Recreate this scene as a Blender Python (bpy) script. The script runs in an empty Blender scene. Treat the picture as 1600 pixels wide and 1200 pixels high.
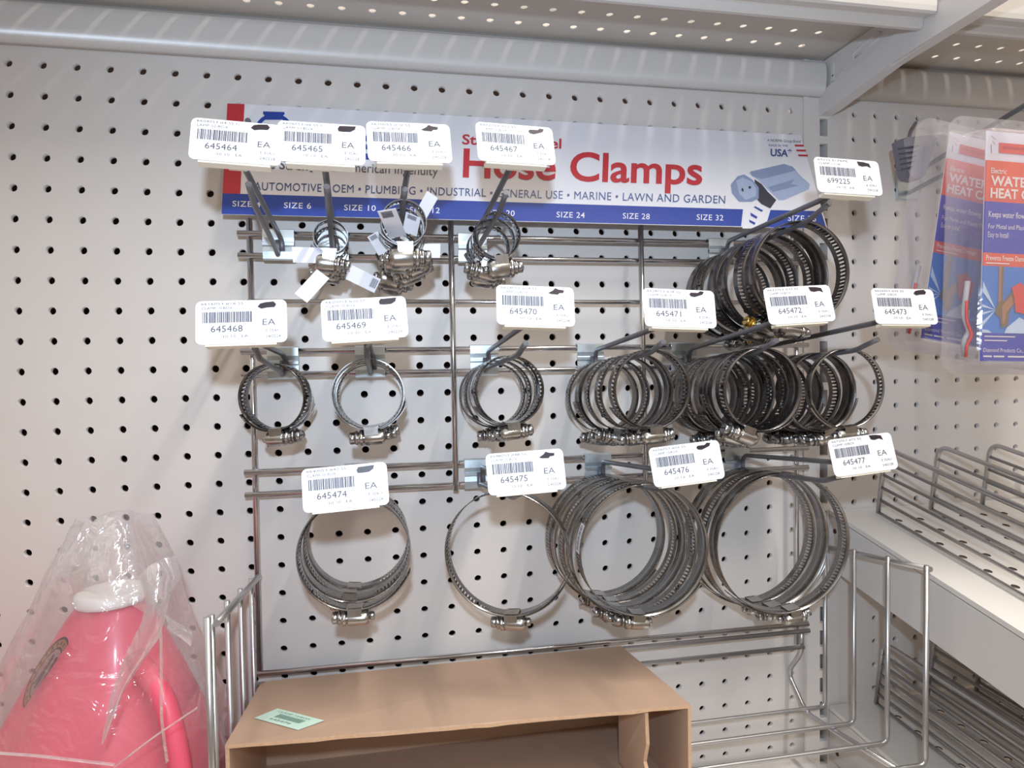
import bpy, math, random
from mathutils import Vector, Matrix
random.seed(7)
PI = math.pi
scene = bpy.context.scene
COL = scene.collection

# ------------------------------------------------------------------ camera
# pegboard front face is the plane y = 0, the aisle is at y < 0, z is up; metres.
FOC = 1029.08                                   # focal length in pixels of a 1600 x 1200 frame
CAM = Vector((0.30093, -0.61552, 1.34789))
RX = Vector((0.98252106, -0.18549848, -0.01557794))
RY = Vector((-0.02144775, -0.02967882, -0.99932936))
RZ = Vector((0.18491174, 0.98219625, -0.03313859))
cd = bpy.data.cameras.new('camera'); cam = bpy.data.objects.new('camera', cd); COL.objects.link(cam)
cd.sensor_fit = 'HORIZONTAL'; cd.sensor_width = 36.0; cd.lens = FOC * 36.0 / 1600.0
cd.clip_start = 0.01; cd.clip_end = 50
m = Matrix.Identity(4)
for i in range(3):
    m[i][0] = RX[i]; m[i][1] = -RY[i]; m[i][2] = -RZ[i]; m[i][3] = CAM[i]
cam.matrix_world = m
scene.camera = cam

# ------------------------------------------------------------------ world: a warm lit store, bright ceiling, darker floor
w = bpy.data.worlds.new('store_light'); scene.world = w; w.use_nodes = True
nt = w.node_tree; nt.nodes.clear()
N = nt.nodes.new; L = nt.links.new
tc = N('ShaderNodeTexCoord'); sp = N('ShaderNodeSeparateXYZ'); L(tc.outputs['Generated'], sp.inputs[0])
rp = N('ShaderNodeValToRGB'); mr = N('ShaderNodeMapRange'); mr.inputs[1].default_value = -1; mr.inputs[2].default_value = 1
L(sp.outputs['Z'], mr.inputs[0]); L(mr.outputs[0], rp.inputs[0])
e = rp.color_ramp.elements
e[0].position = 0.0; e[0].color = (0.36, 0.28, 0.22, 1)
e[1].position = 1.0; e[1].color = (1.7, 1.6, 1.42, 1)
for pos, c in ((0.40, (0.42, 0.33, 0.25, 1)), (0.50, (0.42, 0.33, 0.265, 1)), (0.60, (0.66, 0.54, 0.43, 1)), (0.72, (1.3, 1.19, 1.02, 1))):
    q = e.new(pos); q.color = c
nz = N('ShaderNodeTexNoise'); nz.inputs['Scale'].default_value = 3.5; nz.inputs['Detail'].default_value = 3
L(tc.outputs['Generated'], nz.inputs['Vector'])
mr2 = N('ShaderNodeMapRange'); mr2.inputs[1].default_value = .35; mr2.inputs[2].default_value = .65; mr2.inputs[3].default_value = .45; mr2.inputs[4].default_value = 1.5
L(nz.outputs['Fac'], mr2.inputs[0])
mx = N('ShaderNodeVectorMath'); mx.operation = 'SCALE'; L(rp.outputs[0], mx.inputs[0]); L(mr2.outputs[0], mx.inputs['Scale'])
bg = N('ShaderNodeBackground'); bg.inputs['Strength'].default_value = 0.60; L(mx.outputs[0], bg.inputs['Color'])
ow = N('ShaderNodeOutputWorld'); L(bg.outputs[0], ow.inputs[0])

# the photographer's flash, just above and behind the lens, slightly blue
fd = bpy.data.lights.new('camera_flash', 'SPOT'); fl = bpy.data.objects.new('camera_flash', fd); COL.objects.link(fl)
fl.location = CAM - RY * 0.072 - RZ * 0.055; fd.energy = 9.6; fd.color = (0.64, 0.81, 1.0); fd.shadow_soft_size = 0.009
fd.spot_size = math.radians(120); fd.spot_blend = 1.0
fl.rotation_euler = cam.matrix_world.to_euler()
# fluorescent tube over the aisle, square to the pegboard: shines through the perforated shelf
td = bpy.data.lights.new('ceiling_tube', 'AREA'); tl = bpy.data.objects.new('ceiling_tube', td); COL.objects.link(tl)
td.shape = 'RECTANGLE'; td.size = 0.05; td.size_y = 1.5; td.energy = 19.0; td.color = (1.0, 0.93, 0.85)
tl.location = (0.78, -0.93, 2.46)

scene.view_settings.view_transform = 'Standard'; scene.view_settings.look = 'None'
scene.view_settings.exposure = 0.14; scene.view_settings.gamma = 1.0; scene.view_settings.use_curve_mapping = False

def at(px, py, d):
    """the point seen at photo pixel (px, py) that lies d metres in front of the pegboard"""
    v = RX * ((px - 800) / FOC) + RY * ((py - 600) / FOC) + RZ
    return CAM + v * ((-d - CAM.y) / v.y)

# ------------------------------------------------------------------ materials
def srgb(*c):
    o = []
    for x in c:
        x /= 255.0
        o.append(x / 12.92 if x <= .04045 else ((x + .055) / 1.055) ** 2.4)
    return (*o, 1)
def mat(name, col, rough=.5, metal=0.0, noise=0.0, nscale=80, bump=0.0, spec=None, rvar=0.0, coat=0.0):
    mm = bpy.data.materials.new(name); mm.use_nodes = True
    t = mm.node_tree; b = t.nodes['Principled BSDF']
    b.inputs['Base Color'].default_value = col; b.inputs['Roughness'].default_value = rough; b.inputs['Metallic'].default_value = metal
    if spec is not None: b.inputs['Specular IOR Level'].default_value = spec
    if coat: b.inputs['Coat Weight'].default_value = coat; b.inputs['Coat Roughness'].default_value = .1
    if noise or bump or rvar:
        co = t.nodes.new('ShaderNodeTexCoord'); n = t.nodes.new('ShaderNodeTexNoise')
        n.inputs['Scale'].default_value = nscale; n.inputs['Detail'].default_value = 4
        t.links.new(co.outputs['Object'], n.inputs['Vector'])
        if noise:
            x = t.nodes.new('ShaderNodeMix'); x.data_type = 'RGBA'
            x.inputs[6].default_value = tuple(c * (1 - noise) for c in col[:3]) + (1,)
            x.inputs[7].default_value = tuple(min(1, c * (1 + noise)) for c in col[:3]) + (1,)
            t.links.new(n.outputs['Fac'], x.inputs[0]); t.links.new(x.outputs[2], b.inputs['Base Color'])
        if rvar:
            r = t.nodes.new('ShaderNodeMapRange'); r.inputs[3].default_value = max(.02, rough - rvar); r.inputs[4].default_value = rough + rvar
            t.links.new(n.outputs['Fac'], r.inputs[0]); t.links.new(r.outputs[0], b.inputs['Roughness'])
        if bump:
            bp = t.nodes.new('ShaderNodeBump'); bp.inputs['Strength'].default_value = bump; bp.inputs['Distance'].default_value = .001
            t.links.new(n.outputs['Fac'], bp.inputs['Height']); t.links.new(bp.outputs[0], b.inputs['Normal'])
    return mm
M = {}
M['peg'] = mat('cream_pegboard', srgb(217, 211, 207), .45, noise=.03, nscale=25)
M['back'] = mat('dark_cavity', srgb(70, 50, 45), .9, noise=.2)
M['back_r'] = mat('lit_brown_cavity', srgb(150, 112, 100), .9, noise=.1)  # lighter than the left backing: light inside the right-hand holes put into the colour
M['shelf'] = mat('cream_enamel', srgb(212, 207, 203), .28, noise=.02, nscale=20)
M['shelf_in'] = mat('shelf_sheet', srgb(205, 198, 190), .4, noise=.03, nscale=15)
M['bracket'] = mat('grey_enamel', srgb(216, 212, 210), .3, noise=.02)
M['deck'] = mat('white_deck', srgb(226, 222, 218), .35, noise=.02)
M['rack'] = mat('bright_zinc_wire', (.66, .655, .68, 1), .17, 1.0, noise=.03, nscale=60, rvar=.02)
M['basketwire'] = mat('dull_zinc_wire', (.55, .545, .555, 1), .30, .9, noise=.05, nscale=60, rvar=.04)
M['hookwire'] = mat('grey_hook_wire', srgb(118, 117, 122), .42, .45, noise=.15, nscale=120)
M['plate'] = mat('galvanized_plate', (.66, .74, .80, 1), .33, .85, noise=.18, nscale=70, rvar=.1)
M['housing'] = mat('clamp_housing_steel', (.50, .48, .465, 1), .26, 1.0, noise=.12, nscale=150, rvar=.08)
M['screw'] = mat('clamp_screw_steel', (.48, .475, .48, 1), .28, 1.0, noise=.12, nscale=200, rvar=.08)
M['brass'] = mat('brass_screw', (.85, .60, .18, 1), .25, 1.0, noise=.1, nscale=200)
M['slotdark'] = mat('screw_slot', srgb(50, 48, 50), .6, .6, noise=.1)
M['holder'] = mat('cream_plastic_holder', srgb(236, 226, 208), .45, noise=.02)
M['paper'] = mat('white_label_paper', srgb(233, 232, 234), .6, noise=.01)
M['print'] = mat('grey_label_print', srgb(72, 72, 84), .6, noise=.1)
M['barcode'] = mat('barcode_print', srgb(88, 86, 104), .6, noise=.1)
M['marker'] = mat('black_marker', srgb(38, 26, 38), .45, noise=.2)
M['tagpaper'] = mat('white_paper_tag', srgb(232, 230, 236), .5, noise=.02)
M['s_white'] = mat('sign_white', srgb(232, 231, 238), .5, noise=.01)
M['s_blue'] = mat('sign_blue', srgb(38, 66, 158), .5, noise=.03)
M['s_red'] = mat('sign_red', srgb(196, 52, 62), .5, noise=.03)
M['s_text'] = mat('sign_blue_text', srgb(62, 84, 140), .35, noise=.03)
M['s_grey'] = mat('sign_grey_text', srgb(96, 92, 98), .35, noise=.03)
M['s_lt'] = mat('sign_picture_light', srgb(170, 184, 214), .3, noise=.08, nscale=150)
M['s_mid'] = mat('sign_picture_mid', srgb(140, 154, 188), .3, noise=.08, nscale=150)
M['s_dk'] = mat('sign_picture_dark', srgb(66, 64, 78), .3, noise=.1, nscale=150)
M['card'] = mat('corrugated_cardboard', srgb(184, 154, 132), .8, noise=.06, nscale=40, bump=.15)
M['cardedge'] = mat('cardboard_edge', srgb(196, 160, 128), .85, noise=.2, nscale=400)
M['mint'] = mat('mint_sticker', srgb(204, 234, 219), .5, noise=.02)
M['mintprint'] = mat('sticker_print', srgb(118, 150, 138), .6, noise=.05)
M['pink'] = mat('pink_plastic', srgb(224, 88, 112), .38, noise=.06, nscale=14, coat=.2)
M['cap'] = mat('white_cap', srgb(240, 236, 232), .4, noise=.02)
M['gold'] = mat('gold_print', srgb(150, 118, 66), .5, noise=.15)
M['black'] = mat('black_print', srgb(48, 36, 36), .5, noise=.1)
M['slate'] = mat('grey_plastic_thermostat', srgb(128, 124, 136), .45, noise=.05)
M['c_white'] = mat('card_white', srgb(232, 226, 236), .4, noise=.02)
M['c_red'] = mat('card_red', srgb(226, 70, 62), .4, noise=.06)
M['c_or'] = mat('card_orange', srgb(236, 92, 62), .4, noise=.06)
M['c_blue'] = mat('card_blue', srgb(64, 68, 176), .4, noise=.05)
M['c_sky'] = mat('card_sky', srgb(62, 126, 204), .4, noise=.18, nscale=30)
M['c_copper'] = mat('card_copper', srgb(176, 122, 88), .4, noise=.15, nscale=90)
M['c_dark'] = mat('card_tap', srgb(128, 104, 74), .4, noise=.2, nscale=120)
M['c_spray'] = mat('card_spray', srgb(206, 222, 240), .4, noise=.05)
M['c_text'] = mat('card_text', srgb(244, 232, 226), .5, noise=.02)
M['heatcord'] = mat('heat_cable', srgb(190, 186, 190), .5, noise=.1)
M['floor'] = mat('store_floor', srgb(150, 140, 130), .5, noise=.05, nscale=5)

def film(name, tint, gl, white, rough, bump=.0, bscale=40):
    mm = bpy.data.materials.new(name); mm.use_nodes = True
    t = mm.node_tree; t.nodes.clear(); n = t.nodes.new; l = t.links.new
    o = n('ShaderNodeOutputMaterial'); tr = n('ShaderNodeBsdfTransparent'); tr.inputs[0].default_value = tint
    g = n('ShaderNodeBsdfGlossy'); g.inputs['Roughness'].default_value = rough; g.inputs['Color'].default_value = (1, 1, 1, 1)
    d = n('ShaderNodeBsdfDiffuse'); d.inputs[0].default_value = (.9, .88, .9, 1)
    tlc = n('ShaderNodeBsdfTranslucent'); tlc.inputs[0].default_value = (.9, .88, .9, 1)
    dm = n('ShaderNodeMixShader'); dm.inputs[0].default_value = .5; l(d.outputs[0], dm.inputs[1]); l(tlc.outputs[0], dm.inputs[2])
    lw = n('ShaderNodeLayerWeight'); lw.inputs['Blend'].default_value = .35
    r = n('ShaderNodeMapRange'); r.inputs[3].default_value = gl * .35; r.inputs[4].default_value = min(1, gl * 3.2)
    l(lw.outputs['Facing'], r.inputs[0])
    r2 = n('ShaderNodeMapRange'); r2.inputs[3].default_value = white * .6; r2.inputs[4].default_value = min(1, white * 3)
    l(lw.outputs['Facing'], r2.inputs[0])
    m1 = n('ShaderNodeMixShader'); l(r2.outputs[0], m1.inputs[0]); l(tr.outputs[0], m1.inputs[1]); l(dm.outputs[0], m1.inputs[2])
    m2 = n('ShaderNodeMixShader'); l(r.outputs[0], m2.inputs[0]); l(m1.outputs[0], m2.inputs[1]); l(g.outputs[0], m2.inputs[2])
    if bump:
        co = n('ShaderNodeTexCoord'); nn = n('ShaderNodeTexNoise'); nn.inputs['Scale'].default_value = bscale; nn.inputs['Detail'].default_value = 3; nn.inputs['Distortion'].default_value = 1.2
        bp = n('ShaderNodeBump'); bp.inputs['Strength'].default_value = bump; bp.inputs['Distance'].default_value = .004
        l(co.outputs['Object'], nn.inputs['Vector']); l(nn.outputs['Fac'], bp.inputs['Height']); l(bp.outputs[0], g.inputs['Normal']); l(bp.outputs[0], d.inputs['Normal'])
    l(m2.outputs[0], o.inputs[0]); return mm
M['bag_fold'] = film('folded_polythene', (.97, .96, .97, 1), .22, .30, .12, 1.0, 40)
M['emblem'] = mat('emblem_ground', srgb(150, 128, 122), .5, noise=.25, nscale=120)
M['bag'] = film('clear_polythene', (.97, .96, .97, 1), .10, .19, .13, 1.0, 40)
M['shell'] = film('clear_blister_plastic', (.95, .95, .97, 1), .12, .13, .08, .2, 25)

def band_mat(name, col, rough):
    """worm-drive band: UV x runs along the band in millimetres, UV y across it (0..1); perforated slots along part of it"""
    mm = bpy.data.materials.new(name); mm.use_nodes = True
    t = mm.node_tree; b = t.nodes['Principled BSDF']; n = t.nodes.new; l = t.links.new
    b.inputs['Metallic'].default_value = 1; b.inputs['Base Color'].default_value = col; b.inputs['Roughness'].default_value = rough
    uv = n('ShaderNodeUVMap'); s = n('ShaderNodeSeparateXYZ'); l(uv.outputs[0], s.inputs[0])
    def ma(op, a, bb=None):
        x = n('ShaderNodeMath'); x.operation = op
        for k, v in enumerate((a, bb)):
            if v is None: continue
            if isinstance(v, (int, float)): x.inputs[k].default_value = v
            else: l(v, x.inputs[k])
        return x.outputs[0]
    u, v = s.outputs[0], s.outputs[1]
    sk = ma('ADD', u, ma('MULTIPLY', v, 1.2))                      # slots lean a little
    fr = ma('FRACT', ma('DIVIDE', sk, 3.1))
    s1 = ma('LESS_THAN', fr, .42)
    s2 = ma('LESS_THAN', ma('ABSOLUTE', ma('SUBTRACT', v, .5)), .21)
    s3 = ma('GREATER_THAN', u, 0.0)                                # plain tail has negative u
    msk = ma('MULTIPLY', ma('MULTIPLY', s1, s2), s3)
    tr = n('ShaderNodeBsdfTransparent'); mixs = n('ShaderNodeMixShader')
    l(msk, mixs.inputs[0]); l(b.outputs[0], mixs.inputs[1]); l(tr.outputs[0], mixs.inputs[2])
    l(mixs.outputs[0], t.nodes['Material Output'].inputs[0])
    co = n('ShaderNodeTexCoord'); nn = n('ShaderNodeTexNoise'); nn.inputs['Scale'].default_value = 90; nn.inputs['Detail'].default_value = 5
    l(co.outputs['Object'], nn.inputs['Vector'])
    r = n('ShaderNodeMapRange'); r.inputs[3].default_value = max(.05, rough - .1); r.inputs[4].default_value = rough + .12
    l(nn.outputs['Fac'], r.inputs[0]); l(r.outputs[0], b.inputs['Roughness'])
    bp = n('ShaderNodeBump'); bp.inputs['Strength'].default_value = .15; bp.inputs['Distance'].default_value = .001
    l(nn.outputs['Fac'], bp.inputs['Height']); l(bp.outputs[0], b.inputs['Normal'])
    return mm
M['band'] = band_mat('stainless_band', (.33, .32, .315, 1), .25)  # base colour lowered to paint in the dark aisle reflected by the steel
M['band_dark'] = band_mat('stainless_band_dark_reflection', (.19, .18, .182, 1), .25)  # same steel, darker copy: stronger dark reflections put into the colour

# ------------------------------------------------------------------ mesh helpers
class MB:
    def __init__(s): s.v = []; s.f = []; s.mi = []; s.uv = {}; s.mats = []; s.sm = []
    def mid(s, name):
        if name not in s.mats: s.mats.append(name)
        return s.mats.index(name)
    def face(s, idx, mn, uv=None, smooth=False):
        if uv: s.uv[len(s.f)] = uv
        s.f.append(tuple(idx)); s.mi.append(s.mid(mn)); s.sm.append(smooth)
    def poly(s, pts, mn, smooth=False):
        b = len(s.v); s.v += [tuple(p) for p in pts]; s.face(range(b, b + len(pts)), mn, None, smooth)
    def box(s, lo, hi, mn, M4=None):
        b = len(s.v)
        for x in (lo[0], hi[0]):
            for y in (lo[1], hi[1]):
                for z in (lo[2], hi[2]):
                    p = Vector((x, y, z)); s.v.append(tuple(M4 @ p if M4 else p))
        for q in ((0, 1, 3, 2), (4, 6, 7, 5), (0, 4, 5, 1), (2, 3, 7, 6), (0, 2, 6, 4), (1, 5, 7, 3)):
            s.face([b + k for k in q], mn)
    def tube(s, pts, r, mn, n=8, cap=True, rs=None):
        pts = [Vector(p) for p in pts]
        if len(pts) < 2: return
        up = None; rings = []
        for i, p in enumerate(pts):
            t = (pts[min(i + 1, len(pts) - 1)] - pts[max(i - 1, 0)]).normalized()
            if up is None:
                a = Vector((0, 0, 1)) if abs(t.z) < .9 else Vector((1, 0, 0))
                up = (a - t * a.dot(t)).normalized()
            else: up = (up - t * up.dot(t)).normalized()
            sd = t.cross(up); rr = rs[i] if rs else r; b = len(s.v)
            for k in range(n):
                a = 2 * PI * k / n; s.v.append(tuple(p + up * (rr * math.cos(a)) + sd * (rr * math.sin(a))))
            rings.append(b)
        for b0, b1 in zip(rings, rings[1:]):
            for k in range(n): s.face((b0 + k, b0 + (k + 1) % n, b1 + (k + 1) % n, b1 + k), mn, None, True)
        if cap:
            s.face([rings[0] + k for k in range(n)][::-1], mn); s.face([rings[-1] + k for k in range(n)], mn)
    def sweep(s, prof, x0, x1, mn, smooth=False):
        """profile of (y, z) points extruded along x"""
        b = len(s.v); n = len(prof)
        for x in (x0, x1):
            for y, z in prof: s.v.append((x, y, z))
        for k in range(n): s.face((b + k, b + (k + 1) % n, b + n + (k + 1) % n, b + n + k), mn, None, smooth)
        s.face(list(range(b, b + n)), mn); s.face(list(range(b + n, b + 2 * n))[::-1], mn)
    def build(s, name, parent=None, sharp=True):
        me = bpy.data.meshes.new(name); me.from_pydata(s.v, [], s.f)
        for k in s.mats: me.materials.append(M[k])
        for p, mi, sm in zip(me.polygons, s.mi, s.sm): p.material_index = mi; p.use_smooth = sm
        if s.uv:
            ul = me.uv_layers.new(name='UVMap')
            for fi, uvs in s.uv.items():
                for li, u in zip(me.polygons[fi].loop_indices, uvs): ul.data[li].uv = u
        me.update()
        o = bpy.data.objects.new(name, me); COL.objects.link(o)
        if parent: o.parent = parent
        return o
def fillet(pts, r, n=4):
    """round the corners of a wire path"""
    P = [Vector(p) for p in pts]; out = [P[0]]
    for a, b, c in zip(P, P[1:], P[2:]):
        rr = min(r, (a - b).length * .45, (c - b).length * .45)
        p, q = b + (a - b).normalized() * rr, b + (c - b).normalized() * rr
        for k in range(n + 1):
            t = k / n; out.append(p * (1 - t) ** 2 + b * (2 * t * (1 - t)) + q * t * t)
    out.append(P[-1]); return out
def tag(o, label, cat, group=None):
    o['label'] = label; o['category'] = cat
    if group: o['group'] = group
    return o
def empty(name, loc):
    o = bpy.data.objects.new(name, None); COL.objects.link(o); o.location = loc; o.empty_display_size = .01; return o
def struct(o): o['kind'] = 'structure'; return o
def origin(o, p):
    """move a one-mesh thing's origin to its base"""
    p = Vector(p); o.data.transform(Matrix.Translation(-p)); o.location = p; return o

_tc = {}
def glyphs(txt, bold=0.0, res=2, space=1.0):
    """outline of a text: 2-D points scaled to cap height 1, triangles, width"""
    k = (txt, bold, res, space)
    if k in _tc: return _tc[k]
    c = bpy.data.curves.new('t', 'FONT'); c.body = txt; c.size = 1; c.resolution_u = res; c.offset = bold; c.fill_mode = 'FRONT'; c.space_character = space
    o = bpy.data.objects.new('t', c); COL.objects.link(o)
    bpy.context.view_layer.update()
    me = bpy.data.meshes.new_from_object(o.evaluated_get(bpy.context.evaluated_depsgraph_get()))
    CAP = .73
    pts = [(v.co.x / CAP, v.co.y / CAP) for v in me.vertices]; fs = [tuple(p.vertices) for p in me.polygons]
    xs = [p[0] for p in pts] or [0]
    x0, x1 = min(xs), max(xs); pts = [(x - x0, y) for x, y in pts]
    bpy.data.objects.remove(o); bpy.data.curves.remove(c); bpy.data.meshes.remove(me)
    _tc[k] = (pts, fs, x1 - x0); return _tc[k]
def write(mb, txt, fn, mn, bold=0.0, res=2, space=1.0):
    """fn maps (x in 0..1 of the text width, y in cap heights) to a 3-D point"""
    pts, fs, wd = glyphs(txt, bold, res, space)
    b = len(mb.v)
    for x, y in pts: mb.v.append(tuple(fn(x / wd, y)))
    for q in fs: mb.face([b + k for k in q], mn)

# ------------------------------------------------------------------ pegboard wall, uprights
PITCH = .0254
def perforated(mb, us, vs, P, r, t, mn, n=14, inner=None, pitch=PITCH):
    """cells of a perforated sheet; P(u, v, depth) -> point; a hole in the middle of every cell, with its own wall"""
    h = pitch / 2
    sq = []
    for k in range(n):
        a = 2 * PI * (k + .5) / n; c, s_ = math.cos(a), math.sin(a); q = h / max(abs(c), abs(s_)); sq.append((c * q, s_ * q))
    cor = [(h, h), (-h, h), (-h, -h), (h, -h)]
    ang = [math.atan2(y, x) % (2 * PI) for x, y in sq]
    for u in us:
        for v in vs:
            b = len(mb.v)
            for k in range(n): mb.v.append(tuple(P(u + sq[k][0], v + sq[k][1], 0)))
            for k in range(n):
                a = ang[k]; mb.v.append(tuple(P(u + r * math.cos(a), v + r * math.sin(a), 0)))
            for k in range(n):
                a = ang[k]; mb.v.append(tuple(P(u + r * math.cos(a), v + r * math.sin(a), t)))
            for x, y in cor: mb.v.append(tuple(P(u + x, v + y, 0)))
            for k in range(n):
                k2 = (k + 1) % n; f = [b + k, b + k2, b + n + k2, b + n + k]
                a0, a1 = ang[k], ang[k2] if ang[k2] > ang[k] else ang[k2] + 2 * PI
                for ci, (x, y) in enumerate(cor):
                    ca = math.atan2(y, x) % (2 * PI)
                    for cc in (ca, ca + 2 * PI):
                        if a0 < cc - 1e-6 and cc + 1e-6 < a1: f.insert(1, b + 3 * n + ci)
                mb.face(f, mn)
                mb.face((b + n + k, b + n + k2, b + 2 * n + k2, b + 2 * n + k), inner or mn, None, True)
wallP = lambda x, z, t: (x, t, z)
mb = MB()
perforated(mb, [i * PITCH for i in range(-9, 29)], [1.6 - j * PITCH for j in range(-1, 31)], wallP, .0033, .005, 'peg')
xl, xr = -9.5 * PITCH, 28.5 * PITCH; zt, zb = 1.6 + 1.5 * PITCH, 1.6 - 30.5 * PITCH
mb.poly([(xl, 0, zt), (xr, 0, zt), (xr, 0, 1.668), (xl, 0, 1.668)], 'peg')
mb.poly([(xl, 0, 0), (xr, 0, 0), (xr, 0, zb), (xl, 0, zb)], 'peg')
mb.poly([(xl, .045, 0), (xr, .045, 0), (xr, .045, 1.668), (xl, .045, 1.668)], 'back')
struct(mb.build('wall_left'))
mb = MB()
X0 = .7842
perforated(mb, [X0 + i * PITCH for i in range(0, 20)], [1.6 - j * PITCH for j in range(-1, 31)], wallP, .0033, .005, 'peg')
xl2, xr2 = X0 - .5 * PITCH, X0 + 19.5 * PITCH
mb.poly([(xl2, 0, zt), (xr2, 0, zt), (xr2, 0, 1.668), (xl2, 0, 1.668)], 'peg')
mb.poly([(xl2, 0, 0), (xr2, 0, 0), (xr2, 0, zb), (xl2, 0, zb)], 'peg')
mb.poly([(.7654, 0, 0), (xl2, 0, 0), (xl2, 0, 1.668), (.7654, 0, 1.668)], 'peg')
mb.poly([(.7654, 0, 0), (.7654, 0, 1.668), (.7654, .045, 1.668), (.7654, .045, 0)], 'peg')
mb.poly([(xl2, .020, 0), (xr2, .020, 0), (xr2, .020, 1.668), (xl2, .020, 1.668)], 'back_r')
struct(mb.build('wall_right'))
# slotted upright between the two panels
mb = MB()
ux0, ux1, sx0, sx1 = .7298, .7648, .7428, .7518
mb.box((ux0, -.0012, 0), (ux1, .03, zb - .004), 'bracket')
mb.box((ux0, -.0012, 1.66), (ux1, .03, 1.668), 'bracket')
z = zb - .004; ks = []
k = 0
while 1.5844 + PITCH * 2 - k * PITCH > zb + .012: ks.append(1.5844 + PITCH * 2 - k * PITCH); k += 1
mb.box((ux0, -.0012, zb - .004), (sx0, .03, 1.66), 'bracket'); mb.box((sx1, -.0012, zb - .004), (ux1, .03, 1.66), 'bracket')
prev = 1.66
for zc in ks:
    mb.box((sx0, -.0012, zc + .0088), (sx1, .004, prev), 'bracket'); prev = zc - .0088
mb.box((sx0, -.0012, zb - .004), (sx1, .004, prev), 'bracket')
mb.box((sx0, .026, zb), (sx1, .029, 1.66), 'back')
struct(mb.build('trim_1'))
mb = MB(); mb.box((.7240, -.0022, 0), (.7292, .006, 1.668), 'peg'); struct(mb.build('trim_2'))
mb = MB(); mb.box((-1.2, -2.2, -.02), (2.4, .1, 0), 'floor'); struct(mb.build('floor'))

# ------------------------------------------------------------------ overhead perforated shelves and bracket
ZS = 1.6515
def overhead(x0, x1, hx0, nh, label):
    t = empty('overhead_shelf', ((x0 + x1) / 2, 0, 1.614))
    T = Matrix.Translation(-t.location)
    def put(mb, name):
        o = mb.build(name, t); o.data.transform(T); return o
    mb = MB()
    rail = [(-.001, 1.6140), (-.0085, 1.6143), (-.0115, 1.6180), (-.0130, 1.6250), (-.0136, 1.6330), (-.0130, 1.6400), (-.0116, 1.6440), (-.0095, 1.6466), (-.001, 1.6466)]
    mb.sweep(rail, x0, x1, 'shelf', True); put(mb, 'rear_rail')
    mb = MB()
    us = [hx0 + .0256 * k for k in range(nh)]
    sheet = lambda x, d, q: (x, -d, ZS + q); xe = x1 + .0067 if x0 < 0 else x1
    perforated(mb, us, [.0275, .0275 + .0256], sheet, .0034, .0012, 'shelf_in', pitch=.0256)
    a, b_ = us[0] - .0128, us[-1] + .0128; d0, d1 = .0275 - .0128, .0275 + .0384
    for (q0, q1, e0, e1) in ((x0, xe, -.001, d0), (x0, xe, d1, .1290), (x0, a, d0, d1), (b_, xe, d0, d1)):
        mb.poly([(q0, -e0, ZS), (q1, -e0, ZS), (q1, -e1, ZS), (q0, -e1, ZS)], 'shelf_in')
    put(mb, 'perforated_sheet')
    mb = MB()
    lip = [(-.1285, ZS + .0012), (-.1285, 1.6205), (-.1295, 1.6190), (-.1335, 1.6186), (-.1350, 1.6198), (-.1355, 1.6248), (-.1370, 1.6256), (-.1440, 1.6246), (-.1475, 1.6236), (-.1495, 1.6250), (-.1500, 1.6290), (-.1500, 1.695), (-.1480, 1.695), (-.1480, ZS + .0012)]
    mb.sweep(lip, x0 + .001, x1 - .0008, 'shelf'); put(mb, 'folded_front_lip')
    return tag(t, label, 'shelf')
overhead(-.24, .7418, .2178 - .0256 * 17, 37, 'cream perforated metal shelf overhead, spanning above the clamp display')
overhead(.7485, 1.28, .7780, 19, 'cream perforated metal shelf overhead at right, above the heat cable packs')
mb = MB()
mb.sweep([(-.001, 1.600), (-.26, 1.612), (-.26, 1.645), (-.13, 1.6480), (-.001, 1.6505)], .7455, .7480, 'bracket')
mb.sweep([(-.001, 1.5965), (-.016, 1.5968), (-.10, 1.6065), (-.26, 1.6100), (-.26, 1.6330), (-.10, 1.6290), (-.016, 1.6200), (-.001, 1.6190)], .7420, .7480, 'bracket')
mb.sweep([(-.001, 1.5958), (-.016, 1.5960), (-.10, 1.6057), (-.26, 1.6090), (-.26, 1.6112), (-.10, 1.6080), (-.016, 1.5985), (-.001, 1.598)], .7418, .7545, 'bracket')
mb.tube([(.7452, -.050, 1.6330), (.7452, -.062, 1.6345), (.7452, -.080, 1.6365), (.7452, -.084, 1.6400), (.7452, -.080, 1.6425), (.7452, -.062, 1.6405), (.7452, -.050, 1.6390), (.7452, -.046, 1.6360), (.7452, -.050, 1.6330)], .0009, 'bracket', 6)
mb.box((.7442, -.036, 1.6285), (.7456, -.018, 1.6300), 'bracket'); mb.box((.7442, -.020, 1.6240), (.7456, -.016, 1.6420), 'bracket')
o = origin(mb.build('shelf_bracket'), (.745, 0, 1.6)); tag(o, 'grey sheet-metal bracket jutting out under the overhead shelf', 'bracket')

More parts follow.
